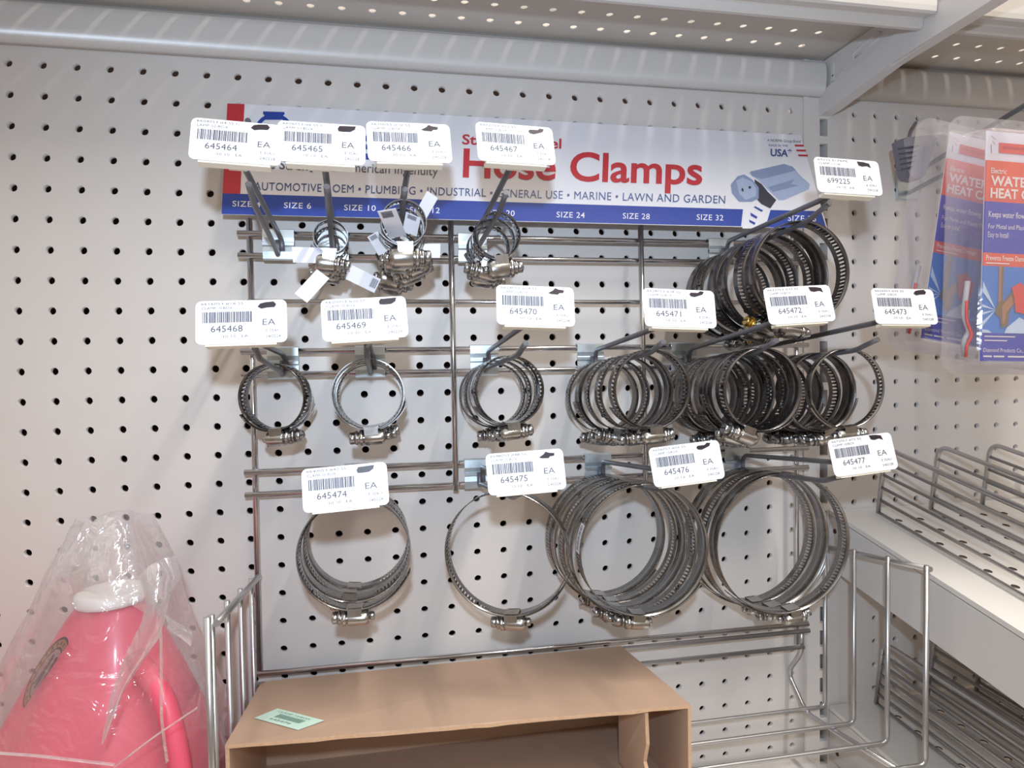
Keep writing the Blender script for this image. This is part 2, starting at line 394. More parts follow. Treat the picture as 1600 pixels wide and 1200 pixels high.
# ------------------------------------------------------------------ header sign
SQ = [(355, 161), (1251, 211), (1293, 358), (346, 335)]
def homog(src, dst):
    A = []; B = []
    for (x, y), (u, v) in zip(src, dst):
        A.append([x, y, 1, 0, 0, 0, -u * x, -u * y]); B.append(u)
        A.append([0, 0, 0, x, y, 1, -v * x, -v * y]); B.append(v)
    n = 8
    for i in range(n):
        p = max(range(i, n), key=lambda r: abs(A[r][i])); A[i], A[p] = A[p], A[i]; B[i], B[p] = B[p], B[i]
        for r in range(n):
            if r != i:
                q = A[r][i] / A[i][i]
                for c in range(i, n): A[r][c] -= q * A[i][c]
                B[r] -= q * B[i]
    return [B[i] / A[i][i] for i in range(n)]
HS = homog(SQ, [(0, 0), (1, 0), (1, 1), (0, 1)]); HI = homog([(0, 0), (1, 0), (1, 1), (0, 1)], SQ)
ap = lambda H, x, y: ((H[0] * x + H[1] * y + H[2]) / (H[6] * x + H[7] * y + 1), (H[3] * x + H[4] * y + H[5]) / (H[6] * x + H[7] * y + 1))
def sd(px, py, h=0.0):
    u, v = ap(HS, px, py); return at(px, py, .006 + v * (.026 + .011 * u) + h)
mb = MB()
nu, nv = 24, 6; b = 0
for side, h in ((0, 0.0), (1, -.0012)):
    for j in range(nv + 1):
        for i in range(nu + 1): mb.v.append(tuple(sd(*ap(HI, i / nu, j / nv), h)))
S1 = (nu + 1) * (nv + 1)
for j in range(nv):
    for i in range(nu):
        a = j * (nu + 1) + i
        mb.face((a, a + 1, a + nu + 2, a + nu + 1), 's_white'); a += S1; mb.face((a, a + nu + 1, a + nu + 2, a + 1), 's_white')
rim = [i for i in range(nu + 1)] + [j * (nu + 1) + nu for j in range(1, nv + 1)] + [nv * (nu + 1) + i for i in range(nu - 1, -1, -1)] + [j * (nu + 1) for j in range(nv - 1, 0, -1)]
for a, c in zip(rim, rim[1:] + rim[:1]): mb.face((a, c, c + S1, a + S1), 's_white')
def quadgrid(c, mn, h, n=16):
    """four pixel corners (tl, tr, br, bl) laid on the sign surface"""
    for i in range(n):
        t0, t1 = i / n, (i + 1) / n; l_ = lambda p, q, t: (p[0] + (q[0] - p[0]) * t, p[1] + (q[1] - p[1]) * t)
        mb.poly([sd(*l_(c[0], c[1], t0), h), sd(*l_(c[0], c[1], t1), h), sd(*l_(c[3], c[2], t1), h), sd(*l_(c[3], c[2], t0), h)], mn)
def fanpoly(pts, mn, h):
    cx = sum(p[0] for p in pts) / len(pts); cy = sum(p[1] for p in pts) / len(pts)
    for p, q in zip(pts, pts[1:] + pts[:1]): mb.poly([sd(cx, cy, h), sd(*p, h), sd(*q, h)], mn)
quadgrid([(355.2, 161.5), (382, 162.5), (375.5, 303), (347.7, 302)], 's_red', .0003, 2)
quadgrid([(347.7, 302), (1161, 327), (1158, 353.5), (346.2, 334.4)], 's_blue', .0003, 20)
quadgrid([(1204, 328), (1283, 330), (1291.5, 357.2), (1196, 355)], 's_blue', .0003, 3)
# clamp emblem
ring = lambda r, k: (428 + r * math.cos(k), 208 + r * 1.0 * math.sin(k))
for i in range(28):
    k0, k1 = 2 * PI * i / 28, 2 * PI * (i + 1) / 28
    mb.poly([sd(*ring(31, k0), .0003), sd(*ring(31, k1), .0003), sd(*ring(25, k1), .0003), sd(*ring(25, k0), .0003)], 's_blue')
fanpoly([(411, 174), (444, 175), (445, 178), (440, 183), (440, 187), (416, 187), (416, 183), (411, 178)], 's_blue', .00035)
def stext(txt, x0, y0, x1, y1, cap, mn, bold=0.0, space=1.0, res=3, h=.0005):
    ux, uy = x1 - x0, y1 - y0
    write(mb, txt, lambda x, y: sd(x0 + ux * x + .035 * cap * y, y0 + uy * x - cap * y, h), mn, bold, res, space)
stext('Breeze', 472, 243, 640, 250, 54, 's_blue', .02)
stext('The Strength', 396, 262, 508, 267, 15, 's_grey', .018); stext('of American Ingenuity', 517, 267, 684, 274, 15, 's_grey')
stext('Stainless Steel', 722, 225, 877, 232, 16, 's_red', .02)
stext('Hose Clamps', 723, 276, 1097, 288, 46, 's_red', .02, res=5)
stext('AUTOMOTIVE \u2022 OEM \u2022 PLUMBING \u2022 INDUSTRIAL \u2022 GENERAL USE \u2022 MARINE \u2022 LAWN AND GARDEN', 397, 296.5, 1133, 318, 13, 's_text', .0, 1.06)
for s_, a, c, y in (('SIZE 4', 363, 407, 323), ('SIZE 6', 443.5, 486, 325.5), ('SIZE 10', 537.5, 587, 329), ('SIZE 12', 640, 687, 332.5), ('SIZE 20', 759, 804, 337), ('SIZE 24', 869.5, 913.5, 340), ('SIZE 28', 973, 1015, 342), ('SIZE 32', 1088.5, 1130, 344), ('SIZE 36', 1231, 1275, 345.5)):
    stext(s_, a, y - .6, c, y + .6, 9.2, 's_white', .004, 1.08)
stext('A NORMA Group Brand', 1199, 221, 1251, 223, 4.4, 's_grey', .0); stext('MADE IN THE', 1201, 228.5, 1231, 229.5, 3.6, 's_text')
stext('USA*', 1204, 243.5, 1237, 244.8, 11.5, 's_text', .025)
for x0, x1, y in ((1241.5, 1255.5, 227.3), (1244, 1259, 235), (1247, 1262, 242.7)):
    quadgrid([(x0, y - 1.5), (x1, y - 1.2), (x1 + .8, y + 1.8), (x0 + .8, y + 1.5)], 's_red', .0004, 1)
pc = lambda L_: [(1000 + a / 4, 140 + b_ / 4) for a, b_ in L_]
fanpoly(pc([(680, 520), (900, 465), (955, 482), (1000, 535), (1062, 592), (1055, 622), (900, 690), (868, 690), (800, 625), (735, 560)]), 's_lt', .0004)
fanpoly(pc([(690, 512), (900, 464), (950, 480), (975, 505), (760, 560), (700, 540)]), 's_mid', .0005)
fanpoly(pc([(800, 610), (930, 570), (965, 560), (945, 590), (990, 600), (830, 640)]), 's_mid', .0005)
fanpoly(pc([(715, 560), (760, 590), (800, 640), (852, 690), (815, 742), (760, 715), (735, 690)]), 's_dk', .00055)
fanpoly(pc([(568, 592), (610, 542), (650, 530), (700, 560), (742, 612), (742, 680), (700, 700), (620, 700), (575, 645)]), 's_mid', .0006)
fanpoly(pc([(600, 570), (640, 548), (700, 575), (728, 620), (725, 665), (660, 690), (620, 650)]), 's_lt', .0007)
fanpoly(pc([(636, 612), (648, 622), (646, 640), (634, 632)]), 's_dk', .0008); fanpoly(pc([(680, 602), (696, 606), (690, 622), (678, 616)]), 's_dk', .0008)
fanpoly(pc([(680, 705), (800, 748), (765, 800), (745, 868), (640, 868), (645, 780)]), 's_white', .0004)
for a in ([(710, 735), (760, 765), (770, 755), (720, 728)], [(690, 768), (735, 795), (728, 808), (692, 788)], [(682, 812), (722, 832), (716, 846), (684, 828)]):
    fanpoly(pc(a), 's_blue', .0006)
o = mb.build('header_sign'); origin(o, sd(346, 335)); tag(o, 'wide white header sign reading Hose Clamps, blue size strip below', 'sign')
# nickel screw holding the sign's left end
mb = MB(); c = at(388, 190, .0095)
mb.tube([c + Vector((0, -.002, 0)), c + Vector((0, .004, 0))], .0026, 'hookwire', 10)
o = origin(mb.build('sign_screw'), c); tag(o, 'small grey screw head beside the red end of the sign', 'screw')

# ------------------------------------------------------------------ wire grid rack
GD = .022; GR = .0025
t = empty('wire_grid_rack', (.445, -GD, 1.078))
def wire(parent, name, pts, r, mn, n=8):
    mb = MB(); mb.tube(pts, r, mn, n); o = mb.build(name, parent); o.data.transform(Matrix.Translation(-parent.location)); return o
RB = ((1.4605, 1.4418), (1.3603, 1.3403), (1.2570, 1.2375))
for a, b_ in RB:
    for z in (a, b_): wire(t, 'horizontal_bar', [(.1785, -GD, z), (.7145, -GD, z)], GR, 'rack')
wire(t, 'horizontal_bar', [(.185, -GD, 1.4028), (.712, -GD, 1.4028)], .0022, 'rack')
wire(t, 'horizontal_bar', [(.1830, -GD, 1.0815), (.7145, -GD, 1.0780)], GR, 'rack')
wire(t, 'upright_bar', [(.1872, -GD + .0052, 1.474), (.1853, -GD + .0052, 1.0785)], GR, 'rack')
wire(t, 'upright_bar', [(.3586, -GD - .0050, 1.474), (.3589, -GD - .0050, 1.2335)], GR, 'rack')
wire(t, 'upright_bar', [(.5369, -GD - .0050, 1.474), (.5395, -GD - .0050, 1.2320)], GR, 'rack')
wire(t, 'upright_bar', [(.7050, -GD + .0052, 1.474), (.7050, -GD + .0052, 1.0560)], GR, 'rack')
tag(t, 'bright wire grid rack fixed to the pegboard behind the hooks', 'rack')

# ------------------------------------------------------------------ scan hooks with price labels
WR = .0021
def bz(row): return RB[row][1]
def arm_z(row, d):                                 # height of the product arm's axis at distance d
    t_ = (d - .03) / .145
    return bz(row) + .002 + .0125 * max(0, t_)
SCR = [[(0, .3), (.15, .75), (.4, .9), (.85, 1.0), (1, .6), (.9, .2), (.5, .15), (.2, 0)],
       [(0, .5), (.1, .9), (.6, .95), (1, 1), (.95, .5), (.7, .1), (.3, .05), (.05, .1)],
       [(0, .2), (.3, .6), (.45, 1), (.65, .8), (1, .7), (.95, .3), (.7, .25), (.6, 0), (.2, .05)],
       [(0, .4), (.1, .7), (.6, .7), (.75, 1), (1, .9), (.9, .45), (.6, .2), (.35, .0), (.1, .1)],
       [(0, 1), (.5, .95), (.9, .75), (1, 0), (.75, .3), (.35, .15), (.1, .3)]]
BARS = [1, 0, 2, 1, 1, 0, 1, 2, 0, 2, 1, 1, 2, 0, 1, 1, 2, 1, 0, 1, 2, 1, 1, 0, 2, 1]
def price_parts(parent, num, l1, l2, ctr, roll, yaw, seed):
    rnd = random.Random(seed)
    W, H = .0508, .0262
    R3 = Matrix.Rotation(math.radians(yaw), 3, 'Z') @ Matrix.Rotation(math.radians(roll), 3, 'Y') @ Matrix.Rotation(math.radians(-13), 3, 'X')
    P = lambda x, y, h=0.0: ctr + R3 @ Vector(((x - .5) * W, -h, (y - .5) * H)) - parent.location
    def rrect(mb, x0, y0, x1, y1, r, mn, h0, h1):
        pts = []
        for cx, cy, a0 in ((x1 - r / 2, y1 - r, 0), (x0 + r / 2, y1 - r, PI / 2), (x0 + r / 2, y0 + r, PI), (x1 - r / 2, y0 + r, 1.5 * PI)):
            for k in range(5):
                a = a0 + k * PI / 8; pts.append((cx + r / 2 * math.cos(a), cy + r * math.sin(a)))
        mb.poly([P(x, y, h1) for x, y in pts], mn); mb.poly([P(x, y, h0) for x, y in pts[::-1]], mn)
        for p, q in zip(pts, pts[1:] + pts[:1]): mb.poly([P(*p, h0), P(*q, h0), P(*q, h1), P(*p, h1)], mn)
    mb = MB()
    rrect(mb, .03, .02, .97, .96, .10, 'holder', -.0016, 0)
    def hb(x0, y0, z0, x1, y1, z1):
        c = [P(x, y, z) for x in (x0, x1) for y in (y0, y1) for z in (z0, z1)]; b = len(mb.v); mb.v += [tuple(q) for q in c]
        for q in ((0, 1, 3, 2), (4, 6, 7, 5), (0, 4, 5, 1), (2, 3, 7, 6), (0, 2, 6, 4), (1, 5, 7, 3)): mb.face([b + k for k in q], 'holder')
    hb(.10, -.045, -.0060, .88, .035, -.0002)            # bottom clip rail
    hb(.40, -.02, -.0085, .60, .45, -.0015)              # wire clip on the back
    ho = mb.build('label_holder', parent); ho['label'] = 'cream plastic label holder'
    mb = MB()
    rrect(mb, 0, 0, 1, 1, .13, 'paper', .0001, .0004)
    h = .00055
    bx, k = .075, 0
    while bx < .60:
        wd = .006 + .005 * BARS[(k + seed) % len(BARS)]
        mb.poly([P(bx, .49, h), P(bx + wd, .49, h), P(bx + wd, .74, h), P(bx, .74, h)], 'barcode' if k % 3 else 'print')
        bx += wd + .005 + .004 * rnd.randint(0, 1); k += 1
    def tx(s_, x0, y0, x1, cap, mn='print', bold=-.004):
        write(mb, s_, lambda x, y: P(x0 + (x1 - x0) * x, y0 + cap * y, h), mn, bold, 2)
    tx(num, .165, .275, .51, .155, bold=.0)
    tx('EA', .73, .41, .87, .15, bold=-.004)
    tx(l1, .06, .905, .52, .06); tx(l2, .065, .80, .40, .065)
    tx('10 10   EA', .30, .14, .57, .065); tx('E 35AU', .765, .25, .92, .065); tx('240228', .76, .115, .93, .065)
    sx, sy = .66 + rnd.uniform(-.02, .02), .80 + rnd.uniform(-.02, .02); q = SCR[seed % 5]
    pts = [(sx + .21 * a, sy + .165 * b_) for a, b_ in q]; cx = sum(p[0] for p in pts) / len(pts); cy = sum(p[1] for p in pts) / len(pts)
    for p, r_ in zip(pts, pts[1:] + pts[:1]): mb.poly([P(cx, cy, h + .0001), P(*p, h + .0001), P(*r_, h + .0001)], 'marker')
    pl = mb.build('price_label', ho); pl['label'] = 'white price label printed ' + num

def scan_hook(num, row, x, tagpx, roll, yaw, l1, l2, seed, tip_x, ext=.175, tip=None, label=''):
    z0 = bz(row)
    t = empty('scan_hook', (x, -GD, z0))
    T = Matrix.Translation(-t.location)
    def put(mb, name): o = mb.build(name, t); o.data.transform(T); return o
    # galvanized clip plate wrapped over both bars
    mb = MB(); za, zb_ = RB[row]; hw = .0128
    f = -(GD + GR + .0003)
    prof = [(f + .0058, za + .0036), (f + .002, za + .0040), (f - .0012, za + .0030), (f - .0016, za - .004), (f - .0010, (za + zb_) / 2 + .0022), (f - .0030, (za + zb_) / 2 + .0012),
            (f - .0030, (za + zb_) / 2 - .0012), (f - .0010, (za + zb_) / 2 - .0022), (f - .0016, zb_ + .003), (f - .0012, zb_ - .0030), (f + .002, zb_ - .0040), (f + .0058, zb_ - .0034)]
    n = len(prof); b = 0
    inn = [(y + .0010 if 2 <= i <= n - 3 else y, z + (-.0010 if i < 2 else (.0010 if i > n - 3 else 0))) for i, (y, z) in enumerate(prof)]
    inn[2] = (prof[2][0] + .0010, prof[2][1] - .0010); inn[-3] = (prof[-3][0] + .0010, prof[-3][1] + .0010)
    mb.sweep(prof + inn[::-1], x - hw, x + hw, 'plate')
    put(mb, 'mounting_plate')
    yb = f - .0018 - WR
    # product arm
    tz = arm_z(row, ext)
    pts = [(x, yb - .001, z0 + .012), (x, yb - .0015, z0 - .0005), (x, yb - .006, z0 + .0016)]
    for k in range(1, 8):
        s_ = k / 8; pts.append((x + (tip_x - x) * s_, -(.034 + (ext - .03 - .034) * s_), arm_z(row, .034 + (ext - .03 - .034) * s_)))
    pts += [(tip_x, -(ext - .022), arm_z(row, ext - .022) + .0004), (tip_x + .0005, -(ext - .012), arm_z(row, ext) + .0022), (tip_x + .001, -ext, tz + .0060)]
    if tip: pts[-1] = tip
    mb = MB(); mb.tube(fillet(pts, .006, 3), WR, 'hookwire', 8); put(mb, 'product_arm')
    # label arm
    c = at(*tagpx, .205)
    end = Vector((c.x, c.y + .0085, c.z - .004)); low = Vector((c.x, c.y + .0150, c.z - .0085))
    pts = [(x + .0036, yb - .001, z0 + .003), (x + .0034, yb - .0012, z0 + .0115), (x + .0015, yb - .009, z0 + .0175), low, end]
    mb = MB(); mb.tube(fillet(pts, .006, 3), WR, 'hookwire', 8); put(mb, 'label_arm')
    price_parts(t, num, l1, l2, c, roll, yaw, seed)
    tag(t, label or ('grey wire scan hook carrying the price label ' + num), 'hook', 'wire scan hooks on the grid rack')
    return t
# number, row, x of the hook, pixel of the label centre, label roll (clockwise), yaw, first two printed lines, x of the product arm's tip
HK = [('645464', 0, .2120, (370, 222), 2.5, 0, '6604053 #4 SS C', 'LAMP 10/BOX', .2165),
      ('645465', 0, .2570, (503, 224), 1.0, 0, '6606053 #6 SS C', 'LAMP 10/BOX', .2640),
      ('645466', 0, .3090, (640, 223), -1.5, 3, '6610053 #10 SS', 'CLAMP 10/BOX', .3135),
      ('645467', 0, .3780, (806, 225), -.5, 6, '6612053 #12 SS', 'CLAMP 10/BOX', .3810),
      ('699225', 0, .6190, (1325, 276), 1.5, 0, '69225 EI PEPE', 'CLAMP 1-1/2A', .6250),
      ('645468', 1, .2130, (378, 503), -1.5, 0, '6616053 #16 SS', 'CLAMP 10/BOX', .2170),
      ('645469', 1, .2860, (570, 498), -3.0, 0, '6620053 #20 SS', 'CLAMP 10/BOX', .2870),
      ('645470', 1, .3870, (837, 478), 2.0, 0, '6624053 #24 SS', 'CLAMP 10/BOX', .3930),
      ('645471', 1, .4870, (1062, 482), 2.0, 0, '6628053 #28 SS', 'CLAMP 10/BOX', .4930),
      ('645472', 1, .5800, (1249, 476), -3.0, 0, '6632053 #32 SS', 'CLAMP 10/BOX', .5815),
      ('645473', 1, .6510, (1413, 479), .8, 0, '6636053 #36 SS', 'CLAMP 10/BOX', .6660),
      ('645474', 2, .2745, (540, 761), -3.0, 0, '6640053 #40 SS', 'CLAMP 10/BOX', .2740),
      ('645475', 2, .3800, (822, 737), -2.0, 0, '6648053 #48 SS', 'CLAMP 10/BOX', .3880),
      ('645476', 2, .4930, (1073, 724), -4.5, 0, '6656053 #56 SS', 'CLAMP 10/BOX', .4985),
      ('645477', 2, .6350, (1348, 710), -4.5, 0, '6672053 #72 SS', 'CLAMP 10/BOX', .6375)]
for i, (num, row, x, px, roll, yaw, l1, l2, tip) in enumerate(HK):
    scan_hook(num, row, x, px, roll, yaw, l1, l2, i, tip)

# ------------------------------------------------------------------ worm-drive hose clamps
_cm = {}
def clamp_meshes(R, w, s, bandm, screwm):
    k = (round(R, 4), w, s, bandm, screwm)
    if k in _cm: return _cm[k]
    th = .0006; n = 80
    mb = MB(); b = 0
    for i in range(n):
        a = 2 * PI * i / n                                  # 0 = bottom
        for rr in (R, R + th):
            for y in (-w / 2, w / 2): mb.v.append((rr * math.sin(a), y, -rr * math.cos(a)))
    L_ = 2 * PI * R * 1000
    for i in range(n):
        a, c = 4 * i, 4 * ((i + 1) % n); u0, u1 = L_ * i / n, L_ * (i + 1) / n
        if not .07 < i / n < (.46 if R > .029 else .93): u0, u1 = -u0, -u1
        mb.face((a, c, c + 1, a + 1), bandm, [(u0, 0), (u1, 0), (u1, 1), (u0, 1)], True)
        mb.face((a + 2, a + 3, c + 3, c + 2), bandm, [(u0, 0), (u0, 1), (u1, 1), (u1, 0)], True)
        mb.face((a, a + 2, c + 2, c), bandm, [(-1, 0)] * 4); mb.face((a + 1, c + 1, c + 3, a + 3), bandm, [(-1, 0)] * 4)
    # loose overlapping tail, springing off the ring
    b = len(mb.v); m_ = 16
    for i in range(m_ + 1):
        t_ = i / m_; a = -(.25 + .95 * t_) * min(1, .03 / R + .35); rr = R + th + .0004 + .0016 * s * t_ ** 2
        for q in (0, th):
            for y in (-w / 2, w / 2): mb.v.append(((rr + q) * math.sin(a), y, -(rr + q) * math.cos(a)))
    for i in range(m_):
        a, c = b + 4 * i, b + 4 * i + 4; u0, u1 = i * 2.0 + 1, i * 2.0 + 3
        mb.face((a, c, c + 1, a + 1), bandm, [(u0, 0), (u1, 0), (u1, 1), (u0, 1)], True)
        mb.face((a + 2, a + 3, c + 3, c + 2), bandm, [(u0, 0), (u0, 1), (u1, 1), (u1, 0)], True)
        mb.face((a, a + 2, c + 2, c), bandm, [(-1, 0)] * 4); mb.face((a + 1, c + 1, c + 3, a + 3), bandm, [(-1, 0)] * 4)
    band = mb
    # housing: saddle inside the ring, cheeks, barrel
    mb = MB(); hl = .0098 * s; ha = hl * .58 / R; rb = (.0060 if R > .02 else .0074) * s; zc = -(R + th + .0008 + rb * .86)
    rows = []
    for i in range(9):
        a = -ha + 2 * ha * i / 8; b = len(mb.v)
        for rr in (R - .0011, R - .0002):
            for y in (-w * .38, w * .38): mb.v.append((rr * math.sin(a), y, -rr * math.cos(a)))
        rows.append(b)
    for a, c in zip(rows, rows[1:]):
        for q in ((a, c, c + 1, a + 1), (a + 2, a + 3, c + 3, c + 2), (a, a + 2, c + 2, c), (a + 1, c + 1, c + 3, a + 3)): mb.face(q, 'housing', None, False)
    for a in (rows[0], rows[-1]): mb.face((a, a + 1, a + 3, a + 2), 'housing')
    for sg in (-1, 1):
        y0, y1 = sorted((sg * (w * .5 + .0002), sg * (w * .5 + .0010)))
        zt_ = -math.sqrt(max(1e-8, (R - .0006) ** 2 - (hl * .50) ** 2))
        b = len(mb.v)
        pr = [(-hl * .50, zt_), (hl * .50, zt_), (hl * .50, zc + rb * .5), (hl * .42, zc + rb * .35), (-hl * .42, zc + rb * .35), (-hl * .50, zc + rb * .5)]
        for y in (y0, y1):
            for px, pz in pr: mb.v.append((px, y, pz))
        mb.face([b + q for q in range(6)], 'housing'); mb.face([b + 6 + q for q in range(5, -1, -1)], 'housing')
        for q in range(6): mb.face((b + q, b + (q + 1) % 6, b + 6 + (q + 1) % 6, b + 6 + q), 'housing')
    st = [(-1.0, .72), (-.96, .86), (-.86, .95), (-.70, 1.0), (.42, 1.0), (.50, .96), (.53, .76), (.60, .76), (.63, .98), (.86, .98), (.92, .72), (1.04, .70)]
    n2 = 18; rg = []
    for xq, rq in st:
        b = len(mb.v); rg.append(b)
        for q in range(n2):
            a = 2 * PI * q / n2; mb.v.append((xq * hl, (w * .5 + .0014) * rq * math.cos(a), zc + rb * rq * math.sin(a)))
    for a, c in zip(rg, rg[1:]):
        for q in range(n2): mb.face((a + q, a + (q + 1) % n2, c + (q + 1) % n2, c + q), 'housing', None, True)
    mb.face([rg[0] + q for q in range(n2)], 'housing'); mb.face([rg[-1] + q for q in range(n2)][::-1], 'housing')
    hous = mb
    mb = MB(); r_ = .0044 * s; x0 = 1.04 * hl
    mb.tube([(x0, 0, zc), (x0 + .0016 * s, 0, zc)], r_ * 1.18, screwm, 16)
    mb.tube([(x0 + .0016 * s, 0, zc), (x0 + .0056 * s, 0, zc), (x0 + .0062 * s, 0, zc)], r_, screwm, 6, rs=[r_, r_, r_ * .85])
    mb.box((x0 + .0060 * s, -r_ * .72, zc - .0005), (x0 + .00625 * s, r_ * .72, zc + .0005), 'slotdark')
    mb.tube([(-hl, 0, zc), (x0, 0, zc)], r_ * .5, screwm, 8)
    mb.tube([(-hl, 0, zc), (-hl - .0016 * s, 0, zc), (-hl - .0032 * s, 0, zc), (-hl - .0040 * s, 0, zc)], r_, screwm, 12, rs=[r_ * .6, r_ * .72, r_ * .66, r_ * .35])
    scr = mb
    _cm[k] = (band, hous, scr, zc); return _cm[k]
_cobj = {}
ORD = ['', 'nearest', 'second', 'third', 'fourth', 'fifth', 'sixth', 'seventh', 'eighth']
NUMW = ['', 'one', 'two', 'three', 'four', 'five', 'six', 'seven', 'eight']
HKD = {h[0]: h for h in HK}
def clamp(num, d, R, phi=0, flip=False, yaw=0, pitch=0, w=.0162, s=1.02, bandm='band', screwm='screw', dx=0, idx=1, tot=1, extra='', size=''):
    h = HKD[num]; row = h[1]; x = h[2] + (h[8] - h[2]) * max(0, min(1, (d - .034) / .11)) + dx
    key = (round(R, 4), w, s, bandm, screwm)
    z = arm_z(row, d) + WR + .0003 - R
    t = empty('hose_clamp', (x, -d, z)); t.rotation_mode = 'YXZ'
    t.rotation_euler = (math.radians(pitch), math.radians(phi), math.radians(yaw + (180 if flip else 0)))
    if key in _cobj:
        for src in _cobj[key]:
            c = src.copy(); COL.objects.link(c); c.parent = t
    else:
        mm = clamp_meshes(R, w, s, bandm, screwm)
        _cobj[key] = [mm[0].build('band', t), mm[1].build('housing', t), mm[2].build('screw', t)]
        if screwm == 'brass': _cobj[key][2]['label'] = 'brass-coloured screw'
    where = ('the only one on' if tot == 1 else ('the nearest of %s on' % NUMW[tot] if idx == 1 else ('the rearmost of %s on' % NUMW[tot] if idx == tot else '%s from the front of %s on' % (ORD[idx], NUMW[tot]))))
    tag(t, '%s steel hose clamp%s, %s the hook labelled %s' % (size, extra, where, num), 'hose clamp', 'hose clamps on the hook labelled ' + num)
    return t
def paper_tag(parent, pts, wdir, width, name='paper_tag', code=None, label=None):
    """strip of paper glued to a clamp: pts are world points along its middle, wdir the direction of its width"""
    mb = MB(); W = Vector(wdir).normalized() * (width / 2); P = [Vector(p) for p in fillet(pts, .01, 4)] if len(pts) > 2 else [Vector(p) for p in pts]
    for p, q in zip(P, P[1:]):
        nn = (q - p).cross(W).normalized() * .0002
        b = len(mb.v); mb.v += [tuple(x) for x in (p - W - nn, p + W - nn, q + W - nn, q - W - nn, p - W + nn, p + W + nn, q + W + nn, q - W + nn)]
        for f in ((0, 1, 2, 3), (4, 7, 6, 5), (0, 4, 5, 1), (1, 5, 6, 2), (2, 6, 7, 3), (3, 7, 4, 0)): mb.face([b + k for k in f], 'tagpaper', None, False)
    if code is not None:
        i = max(0, min(len(P) - 2, code)); p, q = P[i], P[i + 1]; nn = (q - p).cross(W).normalized()
        if nn.dot(CAM - p) < 0: nn = -nn
        nn *= .0005
        for k in range(9):
            a = .12 + .085 * k; c0 = p.lerp(q, a) + nn; c1 = p.lerp(q, a + (.05 if k % 3 else .03)) + nn
            mb.poly([c0 - W * .5, c0 + W * .7, c1 + W * .7, c1 - W * .5], 'barcode' if k % 2 else 'marker')
    o = mb.build(name, parent); bpy.context.view_layer.update(); o.matrix_parent_inverse = parent.matrix_world.inverted()
    o['label'] = label or 'white paper tag'; return o

def row_of(num, items, size, **kw):
    """items from the front to the back: (d, R, phi, flip, yaw, overrides)"""
    out = []
    for i, it in enumerate(items):
        k2 = dict(kw); k2.update(it[5] if len(it) > 5 else {})
        out.append(clamp(num, it[0], it[1], it[2], it[3], it[4], idx=i + 1, tot=len(items), size=size, **k2))
    return out
SM = dict(w=.0105, s=.94, bandm='band_dark')
c5 = row_of('645465', [(.112, .0118, 6, False, 2), (.094, .0118, 14, False, -4), (.074, .0118, -8, True, 3)], 'tiny', **SM)
c6 = row_of('645466', [(.160, .0146, -2, False, 2), (.142, .0142, 6, False, -3), (.122, .0146, 24, True, 3), (.103, .0146, -22, False, -4), (.084, .0146, 14, False, 5), (.064, .0146, -14, True, 0)], 'small tagged', w=.0125, s=1.06, bandm='band_dark')
c7 = row_of('645467', [(.140, .0160, -7, False, 4), (.124, .0158, -14, True, -3), (.104, .0158, 8, False, 2)], 'small', w=.0115, s=1.0, bandm='band_dark')
row_of('699225', [(.137, .0400, 8, False, -2), (.117, .0392, -24, True, 4, {'screwm': 'brass'}), (.097, .0392, 14, False, -3), (.078, .0392, -10, False, 2, {'screwm': 'brass'}), (.058, .0392, 20, True, -3), (.038, .0392, -12, False, 2)], 'large', bandm='band_dark')
row_of('645468', [(.080, .0252, -6, False, -14), (.056, .0256, 10, True, 6)], 'medium-small', bandm='band_dark')
row_of('645469', [(.112, .0258, 3, True, -2), (.095, .0256, -6, False, 2), (.078, .0256, 10, True, 3), (.060, .0256, -12, False, -3)], 'medium-small')
row_of('645470', [(.118, .0258, -4, False, 4), (.100, .0264, 10, True, -3), (.080, .0268, -14, False, 3), (.058, .0270, 6, True, 0)], 'medium', bandm='band_dark')
row_of('645471', [(.150, .0288, -4, False, 0), (.122, .0296, 6, True, 2), (.100, .0300, -10, True, -3), (.078, .0304, 12, False, 2), (.054, .0308, -5, True, -2)], 'medium', bandm='band_dark')
row_of('645472', [(.152, .0312, -22, True, 0), (.134, .0318, 18, False, -4), (.117, .0322, -8, False, 3), (.099, .0322, 14, True, -3), (.081, .0322, -14, False, 2), (.062, .0322, 8, True, 0)], 'medium-large', bandm='band_dark')
row_of('645473', [(.140, .0318, -4, False, -3, {'w': .0085, 'bandm': 'band'}), (.109, .0332, 12, True, 2), (.091, .0332, -10, False, -2), (.073, .0332, 6, True, 2), (.054, .0332, -8, False, 0)], 'medium-large', bandm='band_dark')
row_of('645474', [(.122, .0398, 0, True, -2, {'pitch': 5}), (.103, .0400, 8, False, 3, {'pitch': 4}), (.084, .0400, -10, True, -2, {'pitch': 2}), (.064, .0398, 6, False, 0)], 'large')
row_of('645475', [(.128, .0466, 4, True, -22, {'w': .0135})], 'thin large')
c76 = row_of('645476', [(.122, .0520, -6, True, -2), (.103, .0540, 8, False, 1), (.084, .0545, -10, True, 1), (.064, .0545, 4, False, -2), (.044, .0545, -8, True, 2)], 'very large')
row_of('645477', [(.094, .0610, -10, False, -3), (.070, .0628, 8, True, 3), (.048, .0630, -4, False, 0)], 'very large')
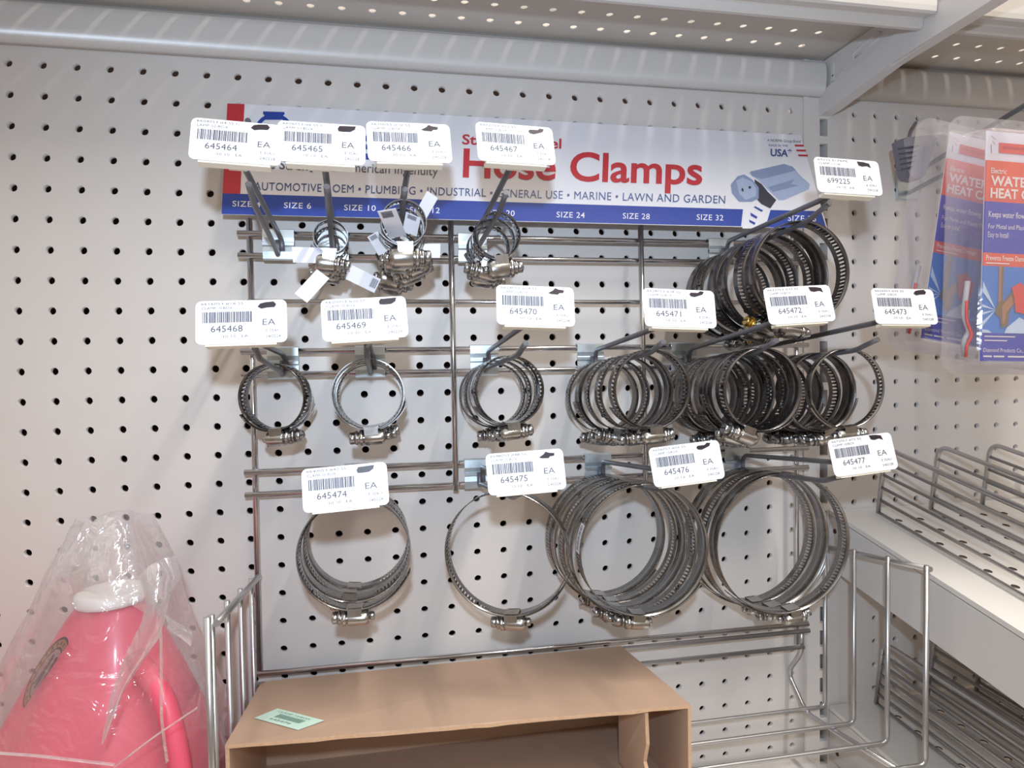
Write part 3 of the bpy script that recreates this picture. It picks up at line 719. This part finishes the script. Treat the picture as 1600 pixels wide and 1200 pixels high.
# paper tags on the small clamps
wd = lambda px0, py0, px1, py1, d: at(px1, py1, d) - at(px0, py0, d)
def ptag(parent, a, b_, wpx, d0, d1, **k):
    A, B = at(*a, d0), at(*b_, d1); t_ = (B - A); W = t_.cross(RZ); sc = (A - CAM).dot(RZ) / FOC
    return paper_tag(parent, [A, A.lerp(B, .5), B], W, wpx * sc, **k)
ptag(c5[1], (527, 400), (457, 398), 24, .112, .122)
ptag(c5[0], (505, 428), (470, 466), 24, .120, .126)
ptag(c5[2], (545, 425), (590, 447), 24, .108, .112, code=5)
ptag(c6[0], (622, 370), (604, 328), 27, .150, .182, code=5)
ptag(c6[1], (640, 365), (646, 336), 24, .148, .158, code=5)
ptag(c6[2], (650, 350), (676, 304), 20, .135, .145)
ptag(c6[3], (640, 392), (688, 392), 22, .122, .128)
ptag(c6[4], (600, 395), (582, 366), 18, .128, .136, code=5)
# sticker wrapped on the left outside of the front very large clamp
mb = MB(); R_ = .0529; n = 8
for i in range(n):
    a0, a1 = [-PI / 2 - .22 + .44 * k / n for k in (i, i + 1)]
    mb.poly([(R_ * math.sin(a0), -.0054, -R_ * math.cos(a0)), (R_ * math.sin(a0), .0054, -R_ * math.cos(a0)), (R_ * math.sin(a1), .0054, -R_ * math.cos(a1)), (R_ * math.sin(a1), -.0054, -R_ * math.cos(a1))], 'tagpaper')
Rp = R_ + .0003
for k in range(16):
    a0 = -PI / 2 - .19 + .024 * k; a1 = a0 + (.012 if k % 3 else .007)
    mb.poly([(Rp * math.sin(a0), -.003, -Rp * math.cos(a0)), (Rp * math.sin(a0), .0025, -Rp * math.cos(a0)), (Rp * math.sin(a1), .0025, -Rp * math.cos(a1)), (Rp * math.sin(a1), -.003, -Rp * math.cos(a1))], 'marker')
st = mb.build('barcode_sticker', c76[0]); st.rotation_euler = (0, math.radians(6), math.radians(180)); st['label'] = 'white barcode sticker'

# ------------------------------------------------------------------ wire basket below the rack
t = empty('wire_basket', (.456, -.03, .99))
BX0, BX1 = .1835, .7264
tops = lambda d: 1.158 + .133 * (d - .03); bots = lambda d: .9960 + .133 * (d - .03)
DV = (.032, .0735, .116, .158)
for d in DV:
    pts = [(BX0, -d, tops(d) + .010), (BX0, -d, bots(d)), (BX1, -d, bots(d)), (BX1, -d, tops(d) + (.004 if d < .15 else .003))]
    wire(t, 'cage_wire', fillet(pts, .007, 4), .0021, 'basketwire')
wire(t, 'front_left_wire', [(BX0 - .001, -.164, tops(.164) + .010), (BX0 - .001, -.164, bots(.164) - .03)], .0024, 'basketwire')
wire(t, 'top_rail', [(BX0 + .004, -.020, tops(.02) + .0095), (BX0 + .004, -.162, tops(.162) + .0050)], .0026, 'basketwire')
wire(t, 'top_rail', [(BX1 + .002, -.020, tops(.02)), (BX1 + .002, -.160, tops(.16))], .0024, 'basketwire')
wire(t, 'back_wire', [(BX0, -.0275, 1.0745), (.712, -.0275, 1.0735)], .0023, 'basketwire')
wire(t, 'back_wire', [(BX0, -.0275, 1.0580), (.706, -.0275, 1.0575)], .0022, 'basketwire')
for x in (.7060, .2000):
    pts = [(x, -.0235, 1.073), (x, -.0235, 1.0500), (x, -.0040, 1.0240), (x, -.0045, 1.0150), (x, -.0310, .9915), (x, -.166, bots(.166) - .0045)]
    wire(t, 'bent_support', fillet(pts, .010, 4), .0025, 'basketwire')
mb = MB(); mb.box((BX0 + .0035, -.10, 1.062), (BX0 + .0055, -.026, 1.0745), 'basketwire'); o = mb.build('side_strap', t); o.data.transform(Matrix.Translation(-t.location))
tag(t, 'zinc wire basket hung below the clamp rack, holding the carton', 'basket')

# ------------------------------------------------------------------ cardboard box in the basket
SLB = .13
def bp_(px, py):                                    # photo pixel on the carton's top plane z = 1.0807 + SLB (d - .03)
    v = RX * ((px - 800) / FOC) + RY * ((py - 600) / FOC) + RZ
    k = (1.0800 - SLB * .034 - CAM.z - SLB * CAM.y) / (v.z + SLB * v.y)
    return CAM + v * k
bl, br, fr, fl_ = bp_(403, 1061), bp_(974, 1012), bp_(1080, 1101), bp_(361, 1163)
bl.y = br.y = -.034
x0 = .1900; bl.x = x0; fl_.x = x0 - .001
for p in (bl, br, fr, fl_): p.z = 1.0800 + SLB * (-p.y - .034)
HB = .0745
t = empty('cardboard_box', ((x0 + .52) / 2, -.09, 1.0015))
def slab(mb, q, off, mn='card', edge='cardedge'):
    q = [Vector(p) for p in q]; o = Vector(off); b = len(mb.v); mb.v += [tuple(p) for p in q] + [tuple(p + o) for p in q]; n = len(q)
    mb.face(range(b, b + n), mn); mb.face(range(b + 2 * n - 1, b + n - 1, -1), mn)
    for k in range(n): mb.face((b + k, b + (k + 1) % n, b + n + (k + 1) % n, b + n + k), edge)
def bput(mb, name): o = mb.build(name, t); o.data.transform(Matrix.Translation(-t.location)); return o
dn = Vector((0, 0, -.0026)); DN = Vector((0, 0, -HB))
mb = MB()                                            # top panel with a slightly ragged front edge
rg = random.Random(3); fe = []
for i in range(23):
    s_ = i / 22; p = fl_.lerp(fr, s_); fe.append(p + Vector((0, rg.uniform(-.0006, .0008) - .0035 * math.sin(PI * s_), rg.uniform(-.0004, .0004) + .0012 * math.sin(PI * s_))))
slab(mb, [bl, br] + fe[::-1], dn); top = bput(mb, 'top_panel')
mb = MB(); slab(mb, [bl, fl_, fl_ + DN, bl + DN], (.0026, 0, 0)); bput(mb, 'side_panel')
mb = MB(); slab(mb, [br + dn, fr + dn, fr + DN, br + DN], (-.0026, 0, 0)); bput(mb, 'side_panel')
mb = MB(); slab(mb, [bl + dn, br + dn, br + DN, bl + DN], (0, -.0026, 0)); bput(mb, 'back_panel')
mb = MB(); slab(mb, [bl + DN, br + DN, fr + DN, fl_ + DN], (0, 0, .0026)); bput(mb, 'bottom_panel')
mb = MB()                                            # torn flap folded inside at the right
fx = fr.x - .031; yy = -fr.y; ed = []
for i in range(9):
    s_ = i / 8; ed.append((fx + rg.uniform(-.0015, .0015), -yy + .003 + rg.uniform(-.002, .002) + (.006 if i in (4, 5) else 0), fr.z - .004 - s_ * (HB - .010)))
slab(mb, ed + [(fx - .002, -yy + .055, fr.z - HB + .004), (fx - .002, -yy + .055, fr.z - .012)], (-.0026, 0, 0)); bput(mb, 'inner_flap')
mb = MB()
up = Vector((0, 0, .0003)); c4 = [bp_(*p) for p in ((397, 1123), (434, 1108), (507, 1127), (466, 1142))]
SP = lambda u, v, h=.0006: (c4[0] * (1 - u) + c4[3] * u) * (1 - v) + (c4[1] * (1 - u) + c4[2] * u) * v + Vector((0, 0, h))
for p in c4: p.z += .0002
mb.poly([SP(0, 0, .0004), SP(1, 0, .0004), SP(1, 1, .0004), SP(0, 1, .0004)], 'mint')
mb.v += []
for k in range(14):
    a = .25 + .04 * k; mb.poly([SP(a, .38, .0008), SP(a + .022, .38, .0008), SP(a + .022, .66, .0008), SP(a, .66, .0008)], 'mintprint')
write(mb, 'CLAMP 10/BOX', lambda x, y: SP(.12 + .7 * x, .75 + .10 * y, .0008), 'mintprint'); write(mb, '645474', lambda x, y: SP(.25 + .45 * x, .16 + .13 * y, .0008), 'mintprint')
o = bput(mb, 'sticker'); o['label'] = 'mint green barcode sticker'
tag(t, 'open-fronted brown cardboard box lying in the wire basket', 'box')

# ------------------------------------------------------------------ pink jugs in clear bags
def lathe(mb, prof, mn, n=48, sx=1.0, sy=1.0, lobes=0.0, rnd=None, cap=True):
    rows = []
    for i, (r, z) in enumerate(prof):
        b = len(mb.v); rows.append(b)
        for k in range(n):
            a = 2 * PI * k / n; q = r * (rnd(a, z) if rnd else 1.0); mb.v.append((q * math.cos(a) * sx, q * math.sin(a) * sy, z))
    for a, c in zip(rows, rows[1:]):
        for k in range(n): mb.face((a + k, a + (k + 1) % n, c + (k + 1) % n, c + k), mn, None, True)
    if cap:
        mb.face([rows[0] + k for k in range(n)][::-1], mn); mb.face([rows[-1] + k for k in range(n)], mn)
JZ = .935
JP = [(.072, 0), (.082, .004), (.085, .02), (.085, .095), (.0825, .118), (.0745, .142), (.063, .168), (.050, .195), (.0375, .219), (.0285, .236), (.0225, .245), (.0205, .2475)]
def jug(x, y, label, lean=.017):
    t = empty('plastic_jug', (x, y, JZ))
    def put(mb, name):
        mb.v = [(a + lean * (c / .245) ** 1.3 if c > 0 else a, b_, c) for a, b_, c in mb.v]; return mb.build(name, t)
    mb = MB(); lathe(mb, JP, 'pink', 48, 1.0, .84, rnd=lambda a, z: 1 - .035 * (math.cos(4 * a) ** 4) * (1 if .02 < z < .2 else 0)); put(mb, 'body')
    mb = MB(); mb.tube(fillet([(.024, -.022, .214), (.050, -.040, .194), (.066, -.050, .150), (.071, -.052, .100), (.064, -.046, .080)], .02, 5), .0070, 'pink', 12); put(mb, 'handle')
    mb = MB(); lathe(mb, [(.0205, .2470), (.0232, .2474), (.0236, .2500), (.0230, .2545), (.0200, .2558), (.006, .2560)], 'cap', 40, rnd=lambda a, z: 1 + .010 * math.cos(20 * a)); put(mb, 'cap')
    return tag(t, label, 'jug', 'pink plastic jugs on the lower shelf')
j1 = jug(.0865, -.105, 'pink plastic jug with white cap inside clear bag at lower left')
j2 = jug(-.0925, -.100, 'pink plastic jug mostly cut off at the left edge, beside bagged jug', .0)
def bag(x, y, seed, label):
    t = empty('plastic_bag', (x, y, JZ)); rn = random.Random(seed)
    ph = [rn.uniform(0, 6.28) for _ in range(8)]
    mb = MB(); prof = []
    BPf = [(.078, -.0005), (.088, .004), (.0915, .03), (.0915, .09), (.0905, .118), (.086, .142), (.079, .166), (.070, .190), (.061, .212), (.053, .232), (.047, .250), (.042, .266), (.036, .280), (.029, .294), (.024, .306)]
    for (r0, z0), (r1, z1) in zip(BPf, BPf[1:]):
        for k in range(3): prof.append((r0 + (r1 - r0) * k / 3, z0 + (z1 - z0) * k / 3))
    prof.append(BPf[-1])
    def fold(a, z):
        g = min(1, max(0, (z - .05) / .12)); g2 = min(1, max(0, (z - .235) / .07))
        f = 1.0 + .012 * math.sin(3 * a + ph[0] + 9 * z) + g * .030 * abs(math.sin(5 * a + ph[1] + 14 * z)) + g * .022 * abs(math.sin(8 * a + ph[2] - 22 * z)) + .012 * math.sin(13 * a + ph[3] + 30 * z)
        return f * (1 + g2 * (.20 * math.sin(2 * a + ph[4]) + .20 * math.sin(5 * a + ph[5])))
    lathe(mb, prof, 'bag', 96, 1.0, .84, rnd=fold, cap=False)
    mb.face([k for k in range(96)][::-1], 'bag')
    mb.v = [(a + .014 * max(0, c / .245) ** 1.3, b_, c) for a, b_, c in mb.v]
    mb.build('bag_body', t)
    return t
bg1 = bag(.0865, -.105, 5, '')
# knotted corner and pulled folds of the bag
def sheet(parent, rows, name):
    mb = MB(); n = len(rows[0])
    for r in rows:
        for p in r: mb.v.append(tuple(Vector(p) - parent.location))
    for j in range(len(rows) - 1):
        for i in range(n - 1): mb.face((j * n + i, j * n + i + 1, (j + 1) * n + i + 1, (j + 1) * n + i), 'bag_fold', None, True)
    return mb.build(name, parent)
A_ = lambda L_: [at(*p) for p in L_]
sheet(bg1, [A_([(217, 900, .175), (232, 885, .185), (250, 875, .180), (274, 868, .172)]), A_([(222, 918, .185), (240, 912, .194), (258, 905, .19), (284, 900, .176)]),
            A_([(228, 940, .187), (240, 945, .197), (252, 945, .195), (266, 930, .184)]), A_([(222, 970, .188), (236, 978, .198), (248, 980, .196), (258, 965, .188)]),
            A_([(195, 1025, .190), (210, 1035, .199), (222, 1030, .197), (250, 995, .190)]), A_([(172, 1090, .194), (180, 1095, .201), (192, 1080, .199), (225, 1030, .194)]), A_([(158, 1162, .198), (160, 1163, .200), (163, 1158, .200), (175, 1110, .197)])], 'twisted_corner')
sheet(bg1, [A_([(258, 960, .183), (262, 975, .188), (262, 985, .188)]), A_([(275, 972, .178), (280, 985, .186), (280, 995, .184)]), A_([(300, 985, .170), (300, 1000, .178), (298, 1010, .176)])], 'loose_flap')
for L_ in ([(252, 985, .196), (253, 1050, .199), (252, 1120, .2), (262, 1190, .2)], [(180, 1198, .2), (235, 1155, .201), (310, 1105, .192)], [(0, 1176, .188), (60, 1180, .199), (120, 1187, .203), (180, 1194, .203)]):
    P = fillet(A_(L_), .03, 6); mb = MB()
    for p, q in zip(P, P[1:]):
        dd = (q - p).cross(RZ).normalized() * .0006; mb.poly([p - dd - bg1.location, q - dd - bg1.location, q - RZ * .002 - bg1.location, p - RZ * .002 - bg1.location], 'bag_fold'); mb.poly([p - RZ * .002 - bg1.location, q - RZ * .002 - bg1.location, q + dd - bg1.location, p + dd - bg1.location], 'bag_fold')
    mb.build('crease', bg1)
sheet(bg1, [A_([(148, 812, .130), (165, 805, .138), (186, 808, .140), (205, 822, .130)]), A_([(128, 845, .138), (160, 842, .150), (192, 846, .150), (216, 858, .138)]), A_([(96, 885, .130), (140, 884, .156), (190, 890, .160), (236, 905, .145)]),
            A_([(92, 905, .130), (130, 905, .160), (190, 915, .165), (245, 935, .150)]), A_([(98, 930, .130), (132, 924, .162), (190, 936, .166), (240, 966, .155)])], 'gathered_top')
# oval gold emblem printed on the left of the bag
mb = MB(); c = Vector((bg1.location.x, bg1.location.y, 0))
ea = at(110, 992, .128); eb = at(46, 1104, .128); mid = (ea + eb) / 2; la = (ea - eb) / 2; wv = (at(97, 1056, .128) - at(66, 1040, .142)) / 2
EP = lambda a, s_: mid + la * (math.cos(a) * s_) + wv * (math.sin(a) * s_) - RZ * .004 - bg1.location
for k in range(40):
    a0, a1 = 2 * PI * k / 40, 2 * PI * (k + 1) / 40
    for s0, s1, mn in ((1.0, .93, 'black'), (.93, .72, 'gold'), (.72, .66, 'black')):
        mb.poly([EP(a0, s0), EP(a1, s0), EP(a1, s1), EP(a0, s1)], mn)
    if k % 2: mb.poly([EP(a0, .88) - RZ * .0003, EP(a0 + .09, .88) - RZ * .0003, EP(a0 + .09, .77) - RZ * .0003, EP(a0, .77) - RZ * .0003], 'black')
for k in range(40):
    a0, a1 = 2 * PI * k / 40, 2 * PI * (k + 1) / 40
    mb.poly([EP(a0, 0), EP(a0, .66), EP(a1, .66)], 'emblem')
for a0, s0, a1, s1 in ((.3, .5, 3.0, .5), (.9, .6, 2.2, .62), (-.4, .55, -2.6, .5), (-.9, .3, -2.2, .62)):
    p, q = EP(a0, s0) - RZ * .0003, EP(a1, s1) - RZ * .0003; dd = (q - p).cross(RZ).normalized() * .0009; mb.poly([p - dd, q - dd, q + dd, p + dd], 'black')
p = EP(PI * .84, .98) - RZ * .0004; mb.poly([p + Vector((-.002, 0, -.004)), p + Vector((.005, 0, -.004)), p + Vector((.006, 0, .004)), p + Vector((-.001, 0, .003))], 'black')
o = mb.build('oval_emblem', bg1); o['label'] = 'black and gold oval emblem'
tag(bg1, 'crumpled clear plastic bag wrapped around the pink jug', 'bag')

# ------------------------------------------------------------------ right-hand shelves, dividers
def slope_shelf(z0, sl, x0, x1, depth, hgt, label, name='shelf'):
    t = empty(name, ((x0 + x1) / 2, 0, z0 - hgt)); Tm = Matrix.Translation(-t.location)
    def put(mb, nm): o = mb.build(nm, t); o.data.transform(Tm); return o
    mb = MB()
    sh = lambda x, d, q: (x, -d, z0 - sl * d - q)
    us = [x0 + .045 + PITCH * k for k in range(int((x1 - x0 - .07) / PITCH))]; vs = [.034 + PITCH * k for k in range(int((depth - .05) / PITCH))]
    perforated(mb, us, vs, sh, .0033, .0012, 'deck', inner='back')
    a, b_, c, d = us[0] - PITCH / 2, us[-1] + PITCH / 2, vs[0] - PITCH / 2, vs[-1] + PITCH / 2
    for q0, q1, e0, e1 in ((x0, x1, .002, c), (x0, x1, d, depth), (x0, a, c, d), (b_, x1, c, d)):
        mb.poly([sh(q0, e0, 0), sh(q1, e0, 0), sh(q1, e1, 0), sh(q0, e1, 0)], 'deck')
    put(mb, 'deck')
    mb = MB()
    lp = [(-depth, z0 - sl * depth + .001), (-depth - .004, z0 - sl * depth), (-depth - .004, z0 - sl * depth - .04), (-depth, z0 - sl * depth - .04)]
    mb.sweep(lp, x0, x1, 'deck'); put(mb, 'front_lip')
    mb = MB()
    mb.sweep([(-.003, z0 - .004), (-depth, z0 - sl * depth - .004), (-depth, z0 - sl * depth - hgt * .85), (-.003, z0 - hgt)], x0 - .0115, x0 - .0075, 'bracket')
    mb.sweep([(-.003, z0 + .0005), (-depth, z0 - sl * depth + .0005), (-depth, z0 - sl * depth - .0045), (-.003, z0 - .0045)], x0 - .0115, x0 + .010, 'deck')
    for yy_, dz_ in ((-.012, .020), (-.016, .044)): mb.tube([(x0 - .0120, yy_, z0 - dz_), (x0 - .0074, yy_, z0 - dz_)], .0024, 'back', 10)
    put(mb, 'bracket')
    return tag(t, label, 'shelf')
slope_shelf(1.1875, .20, .7640, 1.28, .36, .060, 'white sloped shelf at right with wire dividers, below the heat cable packs')
slope_shelf(.9790, .06, .7640, 1.28, .36, .055, 'shaded lower shelf at bottom right, below the sloped shelf')
def divider(x, z0, sl, d0, d1, h, nwire, label, group):
    t = empty('wire_divider', (x, -d0, z0 - sl * d0)); P = lambda d, q: Vector((x, -d, z0 - sl * d + q)) - t.location
    lean = .010
    mb = MB(); mb.tube(fillet([P(d0, .0032), P(d0 + lean, h), P(d1, h), P(d1, .0032)], .012, 5), .0023, 'basketwire', 8); mb.build('frame_wire', t)
    for k in range(nwire):
        q = .0042 + (h - .012) * k / (nwire - .5); mb = MB(); dd = lean * q / h
        mb.tube([P(d0 + dd - .001, q), P(d1, q)], .0017, 'basketwire', 8); mb.build('cross_wire', t)
    return tag(t, label, 'divider', group)
ORDL = ['first', 'second', 'third', 'fourth', 'fifth']
for k, x in enumerate((.795, .858, .921, .984, 1.047)):
    divider(x, 1.1875, .20, .022, .345, .074, 5, '%s wire divider from the left on the white sloped shelf' % ORDL[k], 'wire dividers on the sloped shelf')
for k, x in enumerate((.800, .862, .924, .986)):
    divider(x, .9790, .06, .014, .345, .074, 6, '%s wire divider from the left on the shaded lower shelf' % ORDL[k], 'wire dividers on the lower shelf')
# deck that carries the jugs, just below the frame
mb = MB(); mb.box((-.24, -.36, JZ - .025), (.7200, -.003, JZ - .0012), 'deck'); o = origin(mb.build('base_shelf'), (.24, -.18, JZ - .025)); tag(o, 'cream shelf under the pink jugs, below the frame', 'shelf')

# ------------------------------------------------------------------ heat cable blister packs on their peg hook
def pack(px_top, d, roll, label, detail=True, idx=0):
    """px_top: pixel of the printed card's top-left corner"""
    W, H = .190, .169
    o0 = at(*px_top, d); t = empty('heat_cable_pack', o0 - Matrix.Rotation(math.radians(roll), 3, 'Y') @ Vector((-W / 2, 0, H))); t.rotation_euler = (0, math.radians(roll), 0)
    P = lambda x, y, h=0.0: Vector((-W / 2 + x, -h, H - y))     # card-local: x right, y down, h towards the aisle
    mb = MB()
    def rect(x0, y0, x1, y1, mn, h): mb.poly([P(x0, y1, h), P(x1, y1, h), P(x1, y0, h), P(x0, y0, h)], mn)
    b = len(mb.v)
    mb.box((-W / 2, 0, 0), (W / 2, .0006, H), 'c_white')
    h = .0004
    rect(0, .0214, W, .0514, 'c_or', h); rect(.011, .0080, W, .0155, 'c_red', h)
    rect(0, .0514, W, .0890, 'c_blue', h); rect(0, .0890, W, .0986, 'c_or', h); rect(0, .0986, W, .1480, 'c_sky', h); rect(0, .1480, W, H, 'c_blue', h)
    def tx(s_, x0, y0, x1, cap, mn='c_text', bold=.0, hh=.0008): write(mb, s_, lambda x, y: P(x0 + (x1 - x0) * x, y0 - cap * y, hh), mn, bold, 2)
    tx('Electric', .0045, .0308, .0180, .0042, bold=.01); tx('WATER PIPE', .0045, .0395, .0640, .0072, bold=.03); tx('HEAT CABLE', .0045, .0485, .0600, .0072, bold=.03)
    tx('Keeps water flowing', .0035, .0628, .0400, .0046, bold=.005); tx('For Metal and Plastic Pipes', .0035, .0712, .0480, .0036); tx('Easy to Install', .0035, .0776, .0212, .0042)
    tx('Prevents Freeze Damage', .0025, .0945, .0400, .0040, bold=.01); rect(.0025, .0962, .0230, .0970, 'c_text', .0008)
    rect(.003, .1502, .0300, .1510, 'c_text', .0008); rect(.003, .1532, .0230, .1540, 'c_text', .0008); tx('Diamond Products Co., Inc.', .0025, .1622, .0440, .0032); rect(.0025, .1648, .0100, .1660, 'c_text', .0008); rect(.0115, .1648, .0210, .1660, 'c_text', .0008); rect(.0240, .1648, .0420, .1660, 'c_text', .0008)
    # printed picture: copper pipe, tap and a spray of water
    rect(.0140, .0986, .0180, .1260, 'c_copper', .0008); rect(.0165, .0986, .0180, .1260, 'c_dark', .0009)
    mb.poly([P(.0110, .1330, .001), P(.0140, .1250, .001), P(.0190, .1240, .001), P(.0260, .1170, .001), P(.0290, .1240, .001), P(.0240, .1320, .001), P(.0230, .1430, .001), P(.0170, .1440, .001), P(.0160, .1370, .001)], 'c_dark')
    mb.poly([P(.0170, .1280, .0012), P(.0250, .1200, .0012), P(.0270, .1260, .0012), P(.0210, .1330, .0012), P(.0200, .1410, .0012), P(.0180, .1410, .0012)], 'c_copper')
    mb.poly([P(.0250, .1140, .0013), P(.0330, .1100, .0013), P(.0420, .1180, .0013), P(.0400, .1340, .0013), P(.0290, .1320, .0013), P(.0280, .1230, .0013)], 'c_red')
    for a, c in ((.1400, .1440), (.1330, .1350), (.1100, .1180), (.1270, .1290)): mb.poly([P(.0120, .1310, .0009), P(.0003, a, .0009), P(.0003, c, .0009)], 'c_spray')
    mb.poly([P(.0200, .1480, .001), P(.0220, .1440, .001), P(.0330, .1360, .001), P(.0420, .1400, .001), P(.0420, .1480, .001)], 'c_spray')
    mb.poly([P(.0003, .1480, .001), P(.0003, .1455, .001), P(.0060, .1460, .001), P(.0090, .1480, .001)], 'c_spray')
    # small running-figure logo strokes at the top left
    for q in ((.0040, .0035, .0065, .0055), (.0060, .0050, .0090, .0062), (.0050, .0075, .0080, .0100), (.0040, .0100, .0045, .0160), (.0045, .0160, .0085, .0170)):
        mb.poly([P(q[0], q[1], h), P(q[0] + .0005, q[1], h), P(q[2] + .0005, q[3], h), P(q[2], q[3], h)], 's_grey')
    rect(.0140, .0105, .0480, .0118, 's_red', .0008)
    mb.build('printed_card', t)
    # clear clamshell: flat flange with a raised dome round the card, hang tab on top
    mb = MB()
    def rr(x0, y0, x1, y1, r, h, n=5):
        out = []
        for cx, cy, a0 in ((x1 - r, y0 + r, 0), (x0 + r, y0 + r, PI / 2), (x0 + r, y1 - r, PI), (x1 - r, y1 - r, 1.5 * PI)):
            for k in range(n + 1):
                a = a0 + PI / 2 * k / n; out.append(P(cx + r * math.cos(a), cy - r * math.sin(a), h))
        return out
    loops = [rr(-.018, -.016, W + .020, H + .010, .014, -.0152), rr(-.0075, -.004, W + .008, H + .004, .010, -.0148), rr(-.0060, -.003, W + .007, H + .003, .010, -.006), rr(-.0040, -.002, W + .006, H + .002, .009, .0012), rr(-.0020, .0005, W + .003, H - .0005, .008, .0032)]
    base = []
    for lp_ in loops: base.append(len(mb.v)); mb.v += [tuple(p) for p in lp_]
    n = len(loops[0])
    for a, c in zip(base, base[1:]):
        for k in range(n): mb.face((a + k, a + (k + 1) % n, c + (k + 1) % n, c + k), 'shell', None, False)
    mb.face([base[-1] + k for k in range(n)], 'shell')
    lb = rr(-.018, -.016, W + .020, H + .010, .014, -.0160); b = len(mb.v); mb.v += [tuple(p) for p in lb]; mb.face(list(range(b, b + n))[::-1], 'shell')
    mb.build('clear_shell', t)
    # cable loop with a red-and-white cord, folded behind the card at its lower left
    mb = MB(); mb.tube(fillet([P(-.0030, H - .004, -.010), P(-.0050, H - .016, -.009), P(-.0010, H - .022, -.008), P(-.0050, H - .034, -.010), P(-.0020, H - .060, -.010)], .006, 5), .0019, 'heatcord', 8); mb.build('cable', t)
    mb = MB(); mb.tube(fillet([P(-.0048, H - .003, -.007), P(-.0052, H - .012, -.006), P(-.0015, H - .019, -.005), P(-.0052, H - .030, -.007), P(-.0045, H - .045, -.008)], .006, 5), .0011, 'c_red', 6); o = mb.build('red_cord', t); o['label'] = 'red cord'
    return tag(t, label, 'blister pack', 'heat cable packs on the right panel')
p1 = pack((1541, 204), .200, 1.5, 'front heat cable blister pack at right, its WATER PIPE HEAT lettering readable')
p2 = pack((1484, 206), .150, 9.0, 'second heat cable blister pack, tilted and half hidden behind the front pack')
# grey thermostat plug seen left of the packs, hanging on its own lead
mb = MB(); t = empty('thermostat_plug', at(1420, 286, .06))
q = [at(*p, .060) - t.location for p in ((1393, 225), (1400, 220), (1440, 216), (1446, 222), (1428, 280), (1420, 286), (1408, 284), (1402, 276))]
b = len(mb.v); n = len(q); dp = Vector((0, -.014, 0))
mb.v += [tuple(p) for p in q] + [tuple(p * .97 + dp) for p in q]
mb.face(range(b, b + n), 'slate'); mb.face(range(b + 2 * n - 1, b + n - 1, -1), 'slate')
for k in range(n): mb.face((b + k, b + (k + 1) % n, b + n + (k + 1) % n, b + n + k), 'slate')
mb.build('plug_body', t)
mb = MB()
for k in range(5):
    y = 232 + 8 * k; a, c = at(1404 + 1.2 * k, y, .0755) - t.location, at(1434 - 1.8 * k, y - 4, .0755) - t.location
    mb.tube([a, c], .0007, 'print', 5)
mb.build('grip_ribs', t)
mb = MB(); mb.tube(fillet([at(1420, 222, .066) - t.location, at(1422, 205, .05) - t.location, at(1431, 192, .02) - t.location, at(1431, 192, .001) - t.location], .01, 4), .0016, 'slate', 8); mb.build('lead', t)
tag(t, 'grey ribbed thermostat plug hanging on the pegboard left of the packs', 'plug')
# peg hook
hx = .846; hz = 1.520
t = empty('peg_hook', (hx, -.004, hz)); V = lambda x, y, z: Vector((x, y, z)) - t.location
mb = MB(); mb.tube(fillet([V(hx, -.002, hz), V(hx, -.09, hz + .013), V(hx, -.27, hz + .040), V(hx, -.285, hz + .050)], .008, 4), .0024, 'hookwire', 8); mb.build('product_arm', t)
mb = MB(); mb.tube(fillet([V(hx, -.002, hz + .016), V(hx, -.09, hz + .034), V(hx, -.30, hz + .076)], .008, 4), .0024, 'hookwire', 8); mb.build('label_arm', t)
mb = MB(); mb.box((-.013, .0005, -.006), (.013, .0038, .024), 'plate'); mb.build('mounting_plate', t)
tag(t, 'long wire peg hook at the right edge holding the heat cable packs', 'hook')
